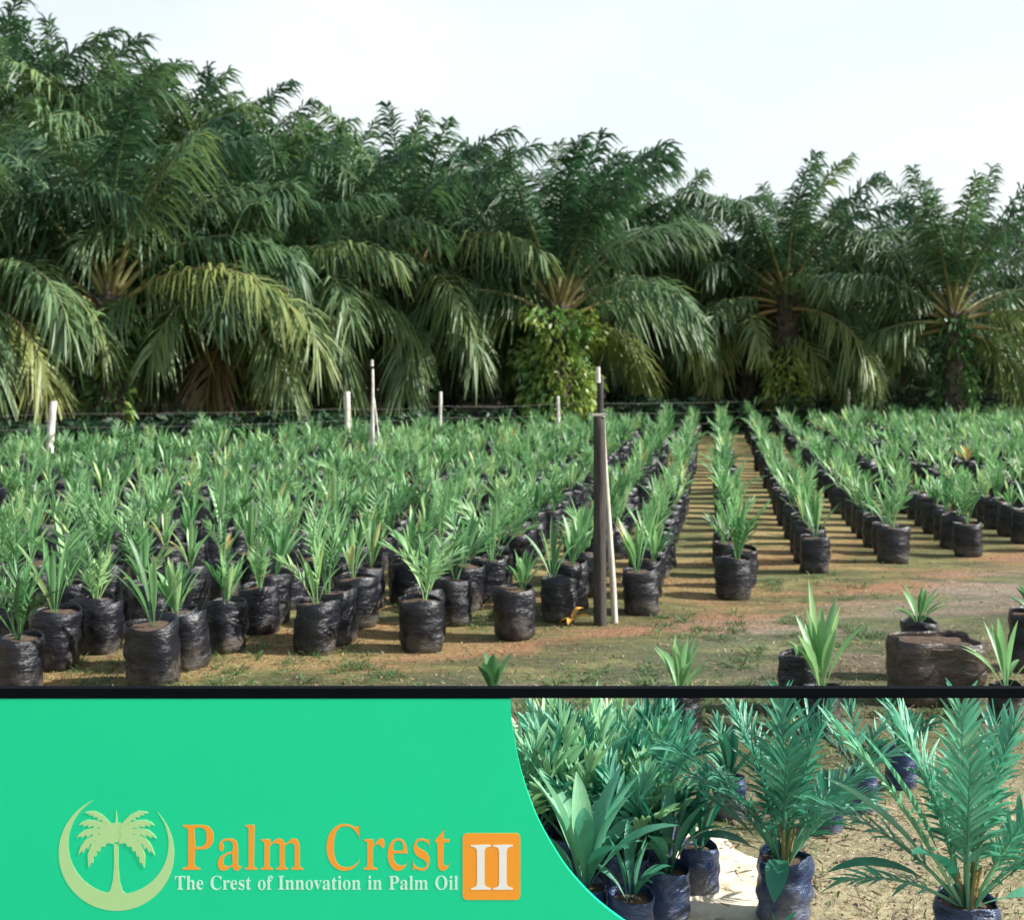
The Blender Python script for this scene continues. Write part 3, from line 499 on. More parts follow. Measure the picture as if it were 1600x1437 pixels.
def seedling(loc, rz, s, bm_, pm_, label, group=FIELD, name='bagged_seedling', tilt=0):
    o = empty(name, loc, rz); o.scale = (s, s, s); tag(o, label, 'palm seedling', group)
    link('grow_bag', bm_[0], o); link('soil', bm_[1], o); f_ = link('foliage', pm_, o)
    if group == FIELD:
        tx, ty = rng.normal(0, .07, 2); f_.rotation_euler = (tx, ty, rng.uniform(0, 6.28)); f_.location = (ty * -.37, tx * .37, 0); f_.scale = (1, 1, rng.uniform(.82, 1.18)); o.rotation_euler = (rng.normal(0, .03), rng.normal(0, .03), rz); o.children[0].scale = (rng.uniform(.9, 1.06), rng.uniform(.9, 1.06), 1)
    return o
firsts = {}
for c in near: firsts[c[1]] = min(firsts.get(c[1], 999), c[2])
for d, r_, k, X, Y in near:
    z = float(gz(np.array(X), np.array(Y))); b_ = bagM[int(rng.integers(8))]; p_ = plantM[int(rng.integers(24))]
    side = 'right' if r_ > 0 else 'left'; kk = k - firsts[r_]
    lab = f'{ordn(kk)} bagged seedling from the front, {ordn(abs(r_) - 1)} row {side} of the wooden post'
    s = rng.uniform(0.92, 1.08)
    o_ = seedling((X, Y, z - 0.003), rng.uniform(0, 6.28), s, b_, p_, lab)
    if r_ > 0: o_.children[2].scale = (.8, .8, .86); o_.children[2].location.z = .06
for (px, py), lab in zip(extra, ['stout black bag with drooping seedling, just left of the bag beside the post',
                                 'grey mud-stained bag leaning behind the glossy front bag on the left', 'seedling in a crumpled black bag near the left front corner of the field']):
    p = gp(px, py); seedling((p.x, p.y, -0.005), rng.uniform(0, 6), 1.0, bagM[int(rng.integers(8))], plantM[int(rng.integers(24))], lab)
# the rest of the field, past the nearest 300: one mass
g = Geo(); gb = Geo()
for d, r_, k, X, Y in cand:
    if (r_, k) in nearset: continue
    M_ = rotz(rng.uniform(0, 6.28)) * rng.uniform(0.9, 1.12)
    zz = float(gz(np.array(X), np.array(Y))); g.addgeo(plants[int(rng.integers(24))], M_, (X, Y, zz), rng.normal(0, .08))
    g.addgeo(bags[int(rng.integers(8))][0], M_, (X, Y, zz), m=2)
tag(link('far_seedlings', g.mesh('far_seedlings', [SEED, SEED, BAG])), 'far part of the nursery field, a mass of green bagged seedlings before the palms', 'seedlings', kind='stuff')

# foreground plants behind the rail on the right
def own_seedling(px, py, label, r, h, H, n, kind='mixed', mat=BAG, lm=SEED, wide=0.8, tint=0.55, wl=.05, seed=1, d=None, group=None, lean=0.0, cat='palm seedling', square=.12, loc=None):
    rg = np.random.default_rng(seed); p = loc if loc is not None else gp(px, py)
    o = empty('bagged_seedling', (p.x, p.y, float(gz(np.array(p.x), np.array(p.y))) - 0.003), 0); tag(o, label, cat, group)
    a, b = bag_geo(rg, r, h, 26, 12, lean, 0.05, square)
    link('grow_bag', a.mesh('grow_bag', [mat]), o); link('soil', b.mesh('soil', [SOIL]), o)
    if n: link('foliage', plant_geo(rg, H, h - 0.03, n, kind, wide, tint, wl).mesh('foliage', [lm, lm]), o)
    return o
own_seedling(1062, 1165, 'small bright seedling with leaf tips above the rail, right of the leaning stake', .11, .33, .38, 8, 'blade', seed=21, tint=.66, wide=.7, wl=.034)
own_seedling(1247, 1112, 'dark bag with crumpled rim behind the rail, left of the tall bright blades', .12, .36, .12, 3, 'blade', seed=22, wide=1.6, tint=.3)
own_seedling(1284, 1140, 'bright seedling with tall pale blades behind the rail, beside a dark bag', .10, .26, .62, 9, 'blade', seed=23, tint=.66, wide=.55, wl=.042)
own_seedling(1436, 1058, 'black-rimmed bag with thin pale leaves, just behind the squat brown block', .12, .40, .34, 7, 'blade', seed=24, tint=.55, wide=1.0, wl=.028)
o_b = own_seedling(1460, 1092, 'squat wide brown wrinkled block of a bag behind the rail at right', .285, .40, .30, 0, 'blade', BROWNBAG, seed=25, square=.6)
for c_ in o_b.children: c_.scale = (1, .75, 1)
own_seedling(1612, 1042, 'black bag cut by the right edge of the photo behind the rail', .15, .42, .3, 5, 'mixed', seed=26, tint=.4)
own_seedling(1572, 1120, 'thin pale weed-like seedling behind the rail near the right edge', .09, .22, .50, 6, 'blade', seed=27, tint=.6, wide=1.1, wl=.03)
own_seedling(770, 1150, 'dim short seedling behind the rail and the top of the teal panel', .09, .27, .30, 5, 'blade', seed=28, tint=.3, wide=.7)

# small plants below the rail, right of the curved edge of the panel
BL = 'small seedlings in blue bags packed behind the curved edge of the sign'
own_seedling(985, 1475, 'small blue-bag seedling lowest beside the curved edge of the teal panel', .083, .20, .30, 6, 'blade', BLUEBAG, SEED2, 1.2, .5, .03, 31, group=BL)
own_seedling(912, 1462, 'largest small seedling with a wide fan of broad leaves, half behind the curved panel edge', .08, .20, .50, 12, 'blade', BLUEBAG, SEED2, 1.15, .62, .05, 34, group=BL)
own_seedling(1043, 1431, 'small seedling in a creased blue bag, second bag along the pale sand', .078, .20, .40, 9, 'blade', BLUEBAG, SEED2, .85, .5, .034, 32, group=BL)
own_seedling(1092, 1386, 'small seedling in a blue bag farthest back along the pale sand', .076, .19, .36, 9, 'mixed', BLUEBAG, SEED2, .8, .45, .03, 33, group=BL)
rg = np.random.default_rng(77)
sp_ = [plant_geo(rg, rg.uniform(.33, .42), .17, int(rg.integers(10, 13)), 'mixed' if k % 3 else 'pinnate', 1.0, rg.uniform(.30, .85), .038, .25).mesh('foliage', [SEED2, SEED2]) for k in range(8)]
sb_ = []
for k in range(4):
    a, b = bag_geo(rg, .078, .20, 18, 8, 0, .05); sb_.append((a.mesh('grow_bag', [BLUEBAG]), b.mesh('soil', [SOIL])))
rows_small = [(4.24, .38, .50), (4.42, .02, .62), (4.58, .12, .66), (4.76, .02, .72), (4.94, .10, .72), (5.12, .03, .76), (5.30, .12, .76), (5.48, .05, .78)]
cnt = 0
for ri, (y, xa, xb) in enumerate(rows_small):
    m_ = max(1, int(round((xb - xa) / .17)))
    for k in range(m_):
        x = xa + (xb - xa) * (k + .5) / m_ + rg.normal(0, .012); yy = y + rg.normal(0, .015)
        top_room = CAMH - (1100 - 610) * yy / F        # plants were trimmed to about knee height
        s = min(1.12, max(.7, top_room / .56)) * rg.uniform(.93, 1.02)
        lab = f'{ordn(k)} small blue-bag seedling from the teal panel, {ordn(ri + 1)} row back from the pale sand'
        seedling((x, yy, -0.004), rg.uniform(0, 6.28), s, sb_[cnt % 4], sp_[int(rg.integers(8))], lab, BL); cnt += 1

# two larger plants at the lower right
def big_seedling(px, py, label, r, h, seed, fr, mat):
    rg = np.random.default_rng(seed); p = gp(px, py)
    o = empty('bagged_seedling', (p.x, p.y, -.006), 0); tag(o, label, 'palm seedling', 'larger palm seedlings in the right foreground')
    a, b = bag_geo(rg, r, h, 28, 14, 0, .07, .1); link('grow_bag', a.mesh('grow_bag', [mat]), o); link('soil', b.mesh('soil', [SOIL]), o)
    g = Geo()
    for (az, e0, bend, Ln, pairs, ll, kind, t_) in fr:
        a_ = R(az); p0 = np.array([.015 * math.sin(a_), .015 * math.cos(a_), h - .03])
        if kind == 'f': frond(g, rg, p0, a_, R(e0), R(bend), Ln, pairs, ll, .0135, .26, (50, 20), .20, .18, t_, .1, .008, 4, .4, min(t_ + .25, .9), 0, .07, 5, 12, 0, .75, .7)
        else: blade(g, rg, p0, a_, R(e0), R(bend), Ln, ll, t_, 0, 12, .4, .35)
    link('foliage', g.mesh('foliage', [SEED2, SEED2]), o)
    st = Geo()
    for k in range(7):
        a_ = rg.uniform(0, 6.28); P, D = rachis_curve((.012 * math.sin(a_), .012 * math.cos(a_), h - .04), a_, R(82), R(6), .16, 5); tube(st, P, D, np.linspace(.011, .006, 6), rg.uniform(.75, .95), 0, 6)
    link('stem', st.mesh('stem', [RACH]), o)
    return o
# azimuth 90 = to the right, 270 = to the left, 180 = towards the camera
big_seedling(1225, 1432, 'large feathery palm seedling, left one of the two in the right foreground', .10, .24, 41,
    [(10, 88, 12, .60, 32, .17, 'f', .62), (80, 84, 24, .60, 30, .17, 'f', .6), (285, 83, 24, .58, 30, .17, 'f', .5), (190, 86, 28, .50, 18, .16, 'f', .5), (330, 80, 34, .56, 20, .17, 'f', .55),
     (35, 78, 30, .56, 20, .16, 'f', .5), (275, 66, 46, .60, 20, .17, 'f', .5), (90, 66, 42, .58, 20, .17, 'f', .6), (300, 56, 50, .54, 18, .15, 'f', .45), (60, 60, 58, .5, 18, .15, 'f', .5), (262, 48, 14, .46, 0, .09, 'b', .38), (88, 56, 22, .48, 0, .075, 'b', .6), (282, 32, 50, .36, 0, .08, 'b', .35), (200, 40, 95, .34, 0, .085, 'b', .4), (70, 48, 50, .42, 14, .13, 'f', .5), (240, 70, 50, .45, 16, .13, 'f', .4), (120, 66, 44, .45, 16, .13, 'f', .6)], BLUEBAG)
big_seedling(1512, 1516, 'large feathery palm seedling with a tall centre, in the lower right corner', .105, .25, 42,
    [(0, 89, 6, .68, 38, .19, 'f', .68), (80, 84, 20, .64, 34, .18, 'f', .6), (290, 80, 22, .64, 34, .18, 'f', .6), (200, 86, 26, .58, 20, .17, 'f', .5), (330, 78, 30, .66, 22, .17, 'f', .5), (40, 76, 34, .66, 22, .17, 'f', .55),
     (271, 62, 16, .76, 36, .16, 'f', .72), (88, 63, 24, .66, 34, .16, 'f', .62), (285, 52, 46, .6, 20, .15, 'f', .5), (72, 54, 50, .56, 20, .15, 'f', .5), (273, 68, 18, .70, 0, .08, 'b', .66), (278, 56, 30, .64, 0, .08, 'b', .7), (268, 44, 64, .52, 0, .075, 'b', .36), (92, 46, 28, .56, 0, .06, 'b', .3), (75, 58, 34, .50, 0, .08, 'b', .55), (285, 30, 54, .42, 14, .12, 'f', .55), (120, 62, 50, .46, 16, .13, 'f', .5), (235, 68, 60, .42, 0, .09, 'b', .3), (100, 30, 60, .36, 0, .09, 'b', .6)], BLUEBAG)
own_seedling(1290, 1291, 'small empty-looking blue bag behind the left large seedling', .074, .19, .16, 3, 'blade', BLUEBAG, SEED2, 1.0, .4, .03, 51)
for (a_, b_, s_, lab) in [(1345, 1262, 61, 'small blue-bag seedling standing alone between the two large feathery seedlings'), (1408, 1225, 62, 'small blue-bag seedling at the back, left of the tall lower-right plant'), (1140, 1268, 63, 'small blue-bag seedling at the back, behind the left large seedling')]:
    own_seedling(a_, b_, lab, .074, .19, .30, 8, 'mixed', BLUEBAG, SEED2, 1.0, .4, .03, s_)
own_seedling(1215, 1500, 'blue bag cut by the bottom of the photo at the sand corner', .06, .12, .12, 3, 'blade', BLUEBAG, SEED2, 1.2, .4, .02, 52)

# ------------------------------------------------------------------ posts, stakes and fence
def post_mesh(r0, r1, h, n=12, k=10, lean=(0, 0), seed=0, cut=0.0):
    rg = np.random.default_rng(seed); g = Geo(); th = np.arange(n) / n * 2 * np.pi; V = []
    zs = np.concatenate([np.linspace(0, h, k + 1), [h + 0.004, h + 0.005]]); ph = rg.uniform(0, 6, 4)
    for q_, z_ in enumerate(zs):
        r_ = (r0 + (r1 - r0) * z_ / h) * (1 + .05 * np.sin(2 * th + ph[0]) + .04 * np.sin(5 * th + ph[1] + z_) + .03 * math.sin(z_ * 7 + ph[2])) * (1 if q_ <= k else (.9 if q_ == k + 1 else .02))
        V.append(np.stack([r_ * np.cos(th) + lean[0] * z_ + .006 * math.sin(z_ * 3 + ph[3]), r_ * np.sin(th) + lean[1] * z_, z_ + cut * np.cos(th) * r_ + 0 * th], -1))
    V = np.concatenate(V); M = len(zs); i = np.arange(M - 1)[:, None] * n + np.arange(n)[None]; j = np.arange(M - 1)[:, None] * n + (np.arange(n)[None] + 1) % n
    g.add(V, np.stack([i, j, j + n, i + n], -1).reshape(-1, 4), 0.0); return g
p = gp(938, 974)
o = empty('wooden_post', (p.x, p.y, -.02)); tag(o, 'dark round wooden post standing alone in front of the seedling rows', 'post')
link('shaft', post_mesh(.056, .050, 1.79, 16, 16, (-.008, 0), 3).mesh('shaft', [DARKWOOD]), o)
me = boxmesh('cap_board', -.080, .055, -.045, .045, 1.800, 1.822, .004); me.materials.append(PALEWOOD); link('cap_board', me, o)
p = gp(960, 971)
o = link('wooden_stake', post_mesh(.029, .024, 1.80, 8, 12, (-.056, .012), 4).mesh('wooden_stake', [PALEWOOD]), None, (p.x, p.y, -.01)); tag(o, 'thin white stake leaning against the dark wooden post', 'stake')
d = 14.2; p = at(937, 610, d)
o = empty('riser_pole', (p.x, p.y, 0)); tag(o, 'black pole with a pale tip rising just behind the wooden post', 'pole')
link('shaft', post_mesh(.05, .045, 2.18, 12, 8, (0, 0), 5).mesh('shaft', [DARKWOOD]), o)
link('tip', post_mesh(.03, .028, .20, 10, 4, (0, 0), 6).mesh('tip', [CONC]), o, (-.03, -.055, 2.10))
d = 22.0; p = at(584, 610, d)
zg = float(gz(np.array(p.x), np.array(p.y))); o = empty('white_pole', (p.x, p.y, zg - .15)); tag(o, 'white tapered pole with splayed braces standing among the left seedlings', 'pole')
link('shaft', post_mesh(.055, .022, 2.34, 10, 8, (-.012, 0), 7).mesh('shaft', [CONC]), o)
link('finial', post_mesh(.03, .024, .12, 10, 3, (0, 0), 8).mesh('finial', [CONC]), o, (-.03, 0, 2.40))
for k, (lx, ly) in enumerate([(.115, 0), (-.09, .05)]):
    g = post_mesh(.02, .016, 1.75, 8, 6, (-lx, -ly), 9 + k); link('brace', g.mesh('brace', [CONC]), o, (lx * 1.8, ly * 1.8, 0))
# wire fence in front of the palms
fence = empty('wire_fence', (0, 30.5, 0)); tag(fence, 'wire fence on pale posts between the seedling field and the grown palms', 'fence')
def fpt(px):
    t = (px - 800) / F; d = 30.5 / (1 - .62 * t); return Vector((t * d, d, 0))
fposts = []
for px, ptop, r_ in [(-190, 605, .09), (75, 626, .085), (543, 611, .08), (688, 611, .05), (872, 618, .06), (1326, 606, .055), (1640, 612, .06)]:
    q = fpt(px); zg = float(gz(np.array(q.x), np.array(q.y))); q.z = zg - .02; top = CAMH - (ptop - 610) * q.y / F - zg; top = max(top, 1.0)
    le = .09 if px == 75 else .0
    po = link('post', post_mesh(r_, r_ * .85, top, 10, 6, (le, 0), int(px) + 300).mesh('post', [CONC]), fence, q - Vector(fence.location)); fposts.append((q, top))
for z_ in (0.5, .85, 1.15):
    g = Geo()
    for (a, ta), (b, tb) in zip(fposts[:-1], fposts[1:]):
        s = np.linspace(0, 1, 9)[:, None]; Pp = np.array(a)[None] * (1 - s) + np.array(b)[None] * s; Pp[:, 2] += z_ - .05 * np.sin(np.pi * s[:, 0]); Pp -= np.array(fence.location); Pp[:, 1] -= .09
        Dd = np.broadcast_to(nrm(np.array(b - a)), Pp.shape); tube(g, Pp, Dd, np.full(9, .0035), 0.0, 0, 4)
    link('wire', g.mesh('wire', [WIRE]), fence)
# dry curled leaf at the foot of a bag by the post
g = Geo(); rg = np.random.default_rng(3)
for k in range(4): blade(g, rg, (0.01 * k, 0, .01), R(40 + 80 * k), R(60 - 12 * k), R(80), .22 - .02 * k, .06, .92, 0, 6, .5, .1)
tag(link('dry_leaf', g.mesh('dry_leaf', [leafmat('dry_orange_leaf', [(0, (.5, .25, .05)), (1, (.75, .42, .08))], .6, .3)]), None, gp(893, 972)), 'curled orange dry leaf at the foot of the bag left of the wooden post', 'leaf')

# ------------------------------------------------------------------ grown oil palms
def crown_geo(seed, n=38, Lf=5.5, open_=0.0, dead=2, tint=.35, pairs=84, span=92, face=False):
    rg = np.random.default_rng(seed); g = Geo()
    for k in range(n):
        f_ = k / (n - 1); az = k * 2.39996 + rg.normal(0, .12)
        e0 = R(87 - span * f_ ** 1.05 + rg.normal(0, 4)); bend = R((54 + 36 * min(f_ * 1.4, 1)) * (1 - .35 * open_) + rg.normal(0, 10)); 
        Ln = Lf * (0.80 + .26 * math.sin(math.pi * min(f_ + .2, 1)) ) * rg.uniform(.88, 1.05)
        dd = k >= n - dead
        if face:
            off_ = abs((math.degrees(az) % 360) - 180)
            if e0 < R(58) and off_ < (62 if e0 > R(-5) else 25): continue
            if e0 < R(30) and off_ < 75: e0 += R(8)
        t_ = (.32 + .34 * f_ ** 1.3 + (.14 if rg.random() < .15 else 0) if not dd else rg.uniform(.8, .97)) + (tint - .35) + rg.normal(0, .05)
        if dd: e0 = R(-35 + rg.normal(0, 8)); bend = R(48); Ln *= .72
        frond(g, rg, (.22 * math.sin(az) * (f_ + .1), .22 * math.cos(az) * (f_ + .1), -.5 * f_ ** 2 * 1.2), az, max(e0, R(-70)), bend, Ln, pairs, (.84 + .22 * min(f_ / .4, 1)) * Lf / 5.5, .064 + .018 * rg.random(), .19, (66, 26), .72 + .25 * f_, .14, t_, .12,
              .08, 2, 0, .92 - .12 * (1 - f_) if not dd else .95, rg.normal(0, .25), .30, 4, 14, 0, .62, .30)
    return g
crowns = [crown_geo(101, 35, dead=0, span=66, tint=.40), crown_geo(102, 38, 5.4, .25, 0, .38, span=64), crown_geo(103, 38, 5.6, -.2, 1, .38), crown_geo(104, 27, 5.5, 1.1, 0, .36, span=72), crown_geo(105, 34, 5.5, 0, 1, .42), crown_geo(106, 36, 5.7, .1, 0, .34)]
crowns += [crown_geo(301, 38, 5.6, .35, 0, .42, span=74, face=True), crown_geo(302, 40, 5.5, .3, 0, .40, span=72, face=True), crown_geo(303, 40, 5.4, .2, 0, .38, span=100, face=True), crown_geo(304, 46, 5.5, 1.0, 0, .42, span=98, face=True)]
crownM = [c.mesh('crown', [PALM, RACH]) for c in crowns]
def trunk_geo(h, r=.30, seed=0):
    rg = np.random.default_rng(seed); g = post_mesh(r * 1.25, r, h, 14, 18, (0, 0), seed)
    for k in range(int(h * 22)):       # old frond bases
        z_ = h * (k + .5) / int(h * 22); az = k * 2.39996; P, D = rachis_curve((r * .85 * math.sin(az), r * .85 * math.cos(az), z_), az, R(48 + rg.normal(0, 8)), R(-12), rg.uniform(.22, .42), 3)
        tube(g, P, D, np.array([.11, .085, .055, .035]), 0.0, 0, 5)
    return g
def vine_geo(h0, h1, r, seed, n=900, tint=.55):
    rg = np.random.default_rng(seed); g = Geo()
    th = rg.uniform(0, 2 * np.pi, n); z = rg.uniform(h0, h1, n); lump = 1 + .35 * np.sin(3 * th + z * 2.1) + .25 * np.sin(z * 4.3 + th)
    rr_ = r * lump * rg.uniform(.75, 1.15, n)
    base = np.stack([rr_ * np.cos(th), rr_ * np.sin(th), z], -1)
    d0 = nrm(np.stack([np.cos(th), np.sin(th), rg.normal(.1, .5, n)], -1) + rg.normal(0, .35, (n, 3)))
    strips(g, base, d0, rg.uniform(.08, .34, n), rg.uniform(.05, .16, n), rg.uniform(.3, 1.0, n), rg.normal(0, 1, (n, 3)), np.clip(tint + .18 * np.sin(2 * z + th * 2) + rg.normal(0, .12, n), 0, 1), 2)
    return g
GP = 'grown oil palms lining the back of the nursery'
def palm(px, cy, d, cm, rz, s, label, vine=None, trunk_r=.30, tilt=(0, 0), name='oil_palm'):
    p = at(px, 610, d); zc = CAMH - (cy - 610) * d / F
    zg = float(gz(np.array(p.x), np.array(p.y))) - .05; zc -= zg; o = empty(name, (p.x, p.y, zg)); tag(o, label, 'palm tree', GP)
    link('trunk', trunk_geo(zc, trunk_r, int(abs(px)) + 7).mesh('trunk', [TRUNK]), o)
    c = link('crown', crownM[cm], o, (0, 0, zc)); c.rotation_euler = (R(tilt[0]), R(tilt[1]), R(rz)); c.scale = (s, s, s)
    if vine: 
        v = link('vine', vine_geo(vine[0], min(vine[1], zc - .1), vine[2], int(abs(px)), vine[3], vine[4]).mesh('vine', [VINE]), o)
    return o
front = [
 (-75, 440, 27.5, 2, 20, 1.0, 'large palm cut by the left edge of the photo, its fronds arching in', None),
 (170, 462, 28.0, 6, 0, 1.08, 'big leftmost full palm with ochre crown heart above a fern-covered trunk', (0.3, 4.0, .48, 900, .62)),
 (375, 455, 31.0, 2, 200, .98, 'palm with brownish hanging fronds, first right of the big leftmost palm', (0.3, 3.4, .62, 1000, .72)),
 (487, 440, 33.0, 4, 130, 1.0, 'palm with a yellow-green overgrown trunk left of the white tapered pole', (0.3, 3.6, .62, 1000, .68)),
 (640, 430, 34.5, 5, 310, 1.0, 'palm with grey-green fronds drooping to the field, right of the white pole', (0.2, 3.4, .5, 600, .38)),
 (872, 478, 33.5, 7, 0, 1.10, 'central palm with bright green vines wrapping its trunk, left of the black pole', (0.2, 4.0, .85, 3000, .72)),
 (1168, 500, 40.0, 4, 100, .86, 'palm with a pale brown dead frond hanging on its trunk', None),
 (1228, 462, 38.5, 8, 0, .98, 'palm with heavy arching fronds and yellow-green creeper at its trunk base', (0.1, 2.9, .60, 1700, 1.0)),
 (1325, 530, 43.0, 0, 40, .82, 'palm with drooping fronds between the creeper palm and the open-crowned palm', None),
 (1490, 488, 36.5, 9, 0, .98, 'open-crowned palm at the right with separate spiky fronds and yellow heart', (0.2, 3.9, .42, 900, .25)),
 (1680, 480, 43.0, 1, 165, 1.0, 'palm cut by the right edge of the photo', None)]
for a in front: palm(*a)
back = [
 (-30, 275, 36, 5, 10, 1.15, 'tall pale palm top reaching the upper left corner'), (95, 285, 40, 1, 120, 1.2, 'tallest palm top against the white sky at upper left'),
 (215, 330, 38, 0, 220, 1.12, 'tall palm top behind the big leftmost palm'), (325, 372, 40, 3, 330, 1.12, 'palm whose upright spear rises alone above its neighbours'),
 (425, 385, 39, 2, 50, 1.05, 'palm top with a dark tuft left of the highest middle crowns'), (520, 400, 40, 4, 140, 1.08, 'palm top above the palm left of the white pole'),
 (620, 410, 41, 0, 260, 1.08, 'palm top above the drooping grey-green palm'), (695, 455, 42, 5, 30, 1.02, 'rounded dark palm top just left of the dip in the skyline'),
 (815, 460, 42, 4, 80, 1.03, 'palm top with thin tips left of the central palm'), (920, 440, 41, 2, 170, 1.06, 'palm top just behind and right of the central palm'),
 (1010, 470, 42, 0, 300, 1.02, 'broad palm top right of the central palm'), (1110, 540, 45, 5, 210, .98, 'low palm top in the dip right of the centre'),
 (1275, 480, 46, 1, 20, 1.02, 'palm top behind the creeper palm'), (1400, 615, 50, 4, 320, 1.0, 'low palm top in the dip before the open-crowned palm'),
 (1625, 560, 50, 2, 100, .9, 'palm top between the open-crowned palm and the right edge')]
for a in back: palm(*a)
# a deeper row seen in the gaps, and the rest of the plantation behind it as one mass
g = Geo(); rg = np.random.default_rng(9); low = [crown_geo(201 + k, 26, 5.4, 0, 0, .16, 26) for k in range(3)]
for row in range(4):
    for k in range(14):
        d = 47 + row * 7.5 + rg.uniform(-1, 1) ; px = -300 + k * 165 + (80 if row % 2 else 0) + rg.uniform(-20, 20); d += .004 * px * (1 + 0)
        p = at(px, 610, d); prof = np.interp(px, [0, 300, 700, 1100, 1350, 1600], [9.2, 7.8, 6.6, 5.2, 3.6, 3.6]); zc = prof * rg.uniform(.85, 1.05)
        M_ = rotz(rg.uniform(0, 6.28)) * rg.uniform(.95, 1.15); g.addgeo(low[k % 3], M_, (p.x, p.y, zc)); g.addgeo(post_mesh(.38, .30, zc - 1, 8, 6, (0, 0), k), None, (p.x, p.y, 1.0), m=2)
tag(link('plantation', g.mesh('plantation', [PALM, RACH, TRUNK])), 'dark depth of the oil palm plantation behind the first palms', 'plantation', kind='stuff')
# undergrowth: low broadleaf weeds along the fence and shrubs deep under the palms
g = Geo(); rg = np.random.default_rng(12)
def clump(x, y, h, r, n, tint, size):
    u = rg.random(n); th = rg.uniform(0, 6.28, n); z0 = float(gz(np.array(x), np.array(y))); z = h * (1 - u ** 1.6); rr_ = r * np.sqrt(rg.random(n)) * (1 - .5 * z / h)
    base = np.stack([x + rr_ * np.cos(th), y + rr_ * np.sin(th), z + z0], -1)
    d0 = nrm(np.stack([np.cos(th), np.sin(th), rg.normal(.7, .5, n)], -1)); strips(g, base, d0, rg.uniform(.6, 1.2, n) * size, rg.uniform(.3, .5, n) * size, rg.uniform(.2, .9, n), rg.normal(0, 1, (n, 3)), np.clip(tint + rg.normal(0, .1, n), 0, 1), 2)
for k in range(330):
    px = rg.uniform(-150, 1750); q = fpt(px); h = rg.uniform(.4, .95) * (1.3 if px > 950 else 1.0); clump(q.x, q.y + rg.uniform(.6, 3.4), h, .6, 60, rg.uniform(0, .3), .26)
tag(link('undergrowth', g.mesh('undergrowth', [PALM])), 'low dark green weeds along the fence under the palms', 'undergrowth', kind='stuff')
g = Geo()
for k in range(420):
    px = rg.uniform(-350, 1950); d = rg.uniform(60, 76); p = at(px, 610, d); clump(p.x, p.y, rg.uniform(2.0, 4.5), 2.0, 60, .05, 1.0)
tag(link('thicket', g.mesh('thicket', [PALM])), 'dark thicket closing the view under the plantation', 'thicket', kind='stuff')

# grass and weeds on the open ground
g = Geo(); rg = np.random.default_rng(15); n = 26000
Y = 3.6 * (15 / 3.6) ** rg.random(n * 3); X = (rg.random(n * 3) * 1700 - 850) / F * Y
den = .5 + .5 * np.sin(1.9 * X + 1.3 * Y) * np.sin(2.7 * Y - .8 * X + 1) + .25 * np.sin(5 * X + 2) * np.sin(7 * Y)
qd = (Y - 9.1 - .78 * X) / 1.27; den = den * np.where((qd > -2.2) & (qd < 0.4), .28, 1.0) * np.where(Y < 6.9, .45, 1) + .15 - np.where((X > .2) & (X < 1.1) & (Y < 5), 2, 0)
keep = (rg.random(n * 3) * 1.15 < den); X, Y = X[keep][:n], Y[keep][:n]; n = len(X)
th = rg.uniform(0, 6.28, n); d0 = nrm(np.stack([np.cos(th) * .6, np.sin(th) * .6, np.ones(n)], -1))
strips(g, np.stack([X, Y, gz(X, Y)], -1), d0, rg.uniform(.015, .06, n), rg.uniform(.004, .010, n), rg.uniform(.2, .9, n), np.stack([-np.sin(th), np.cos(th), 0 * th], -1), np.clip(.45 + .3 * np.sin(1.1 * X + 3 * Y) + rg.normal(0, .2, n), 0, 1), 2)
tag(link('grass', g.mesh('grass', [GRASS])), 'short patchy grass and weeds on the muddy ground', 'grass', kind='stuff')
# clods and small stones
g = Geo(); n = 5200; Y = 3.6 * (14 / 3.6) ** rg.random(n); X = (rg.random(n) * 1700 - 850) / F * Y; sz = .004 + .016 * rg.random(n) ** 4
oc = np.array([[1, 0, 0], [0, 1, 0], [-1, 0, 0], [0, -1, 0]], float)
lo = oc * [1, 1, 0]; hi = oc * [.55, .55, 0] + [0, 0, .7]
for A_ in (1,):
    rot = rg.uniform(0, 6.28, n); cs, sn = np.cos(rot), np.sin(rot)
    VV = np.concatenate([lo, hi])[None] * sz[:, None, None] * rg.uniform(.6, 1.3, (n, 8, 1)); VV = np.stack([VV[..., 0] * cs[:, None] - VV[..., 1] * sn[:, None] + X[:, None], VV[..., 0] * sn[:, None] + VV[..., 1] * cs[:, None] + Y[:, None], VV[..., 2] + gz(X, Y)[:, None] - .001], -1)
    f_ = np.array([[0, 1, 5, 4], [1, 2, 6, 5], [2, 3, 7, 6], [3, 0, 4, 7], [4, 5, 6, 7]])
    g.add(VV, (np.arange(n)[:, None, None] * 8 + f_[None]), 0.0)
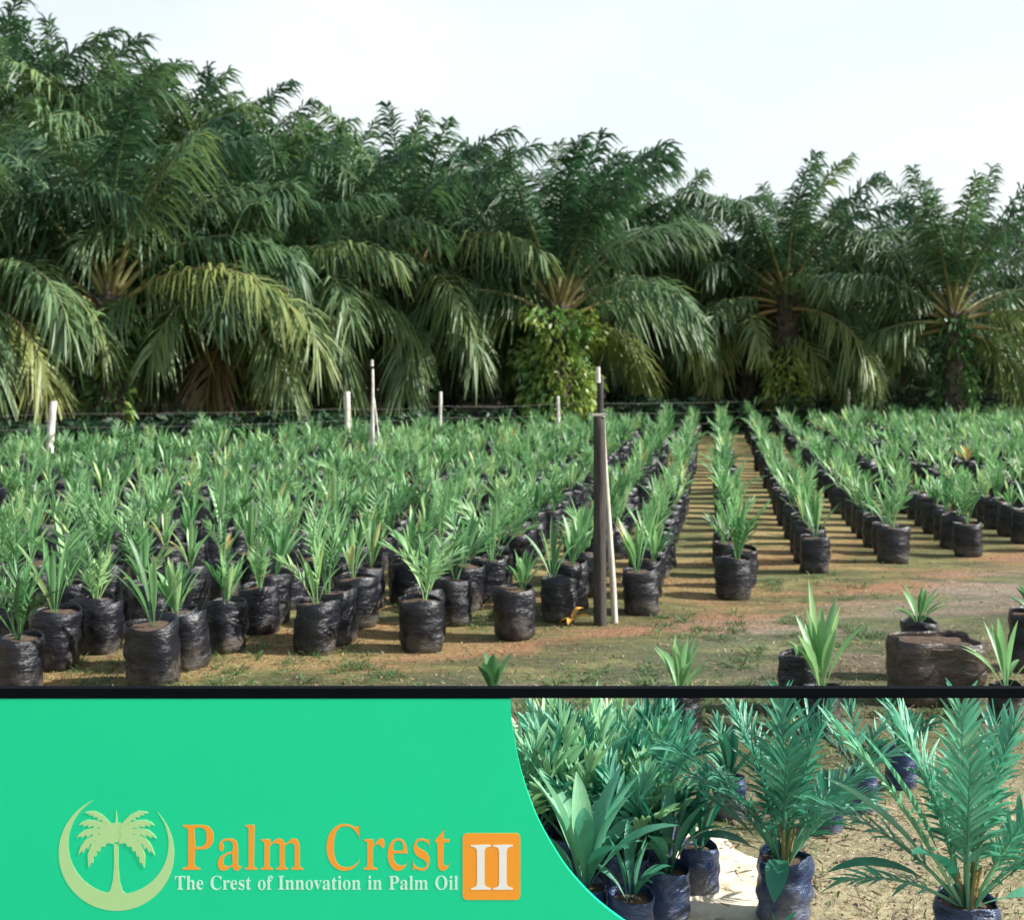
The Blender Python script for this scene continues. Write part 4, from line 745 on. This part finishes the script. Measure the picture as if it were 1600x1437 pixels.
CLOD = simple('soil_clod', [(0.3, (.08, .06, .04)), (0.7, (.27, .22, .16))], 3, .95, .4, .01)
tag(link('soil_clods', g.mesh('soil_clods', [CLOD], False)), 'small clods and stones scattered on the bare soil', 'soil clods', kind='stuff')
# taller tufts of weeds
g = Geo()
for k in range(1000):
    y = 5.5 * (13 / 5.5) ** rg.random(); x = (rg.random() * 1700 - 850) / F * y
    if math.sin(1.3 * x + .9 * y) * math.sin(1.9 * y - .6 * x + 1) < .15 - (.3 if y < 8.5 else 0): continue
    n = int(rg.integers(14, 34)); th = rg.uniform(0, 6.28, n); r_ = .07 * np.sqrt(rg.random(n)); bx, by = x + r_ * np.cos(th), y + r_ * np.sin(th)
    strips(g, np.stack([bx, by, gz(bx, by)], -1), nrm(np.stack([np.cos(th) * .7, np.sin(th) * .7, rg.uniform(.5, 1.2, n)], -1)), rg.uniform(.05, .15, n), rg.uniform(.005, .014, n), rg.uniform(.3, 1.0, n), np.stack([-np.sin(th), np.cos(th), 0 * th], -1), np.clip(rg.uniform(.2, .6) + rg.normal(0, .12, n), 0, 1), 2)
tag(link('weeds', g.mesh('weeds', [GRASS])), 'dark green weed tufts growing on the ground before the rows', 'weeds', kind='stuff')
# dry clippings
g = Geo(); n = 7500; Y = 3.6 * (13 / 3.6) ** rg.random(n); X = (rg.random(n) * 1700 - 850) / F * Y; th = rg.uniform(0, 6.28, n)
strips(g, np.stack([X, Y, gz(X, Y) + .006], -1), nrm(np.stack([np.cos(th), np.sin(th) * .6, rg.normal(.08, .1, n)], -1)), rg.uniform(.03, .12, n), rg.uniform(.004, .014, n), rg.uniform(0, .3, n), np.stack([-np.sin(th), np.cos(th), 0 * th], -1), rg.choice([.85, .95, 1.0], n), 2)
tag(link('leaf_litter', g.mesh('leaf_litter', [leafmat('litter', [(0.8, (.07, .05, .03)), (.9, (.22, .16, .09)), (1.0, (.38, .30, .17))], .8, .05)])), 'dry leaf clippings scattered on the bare ground', 'leaf litter', kind='stuff')
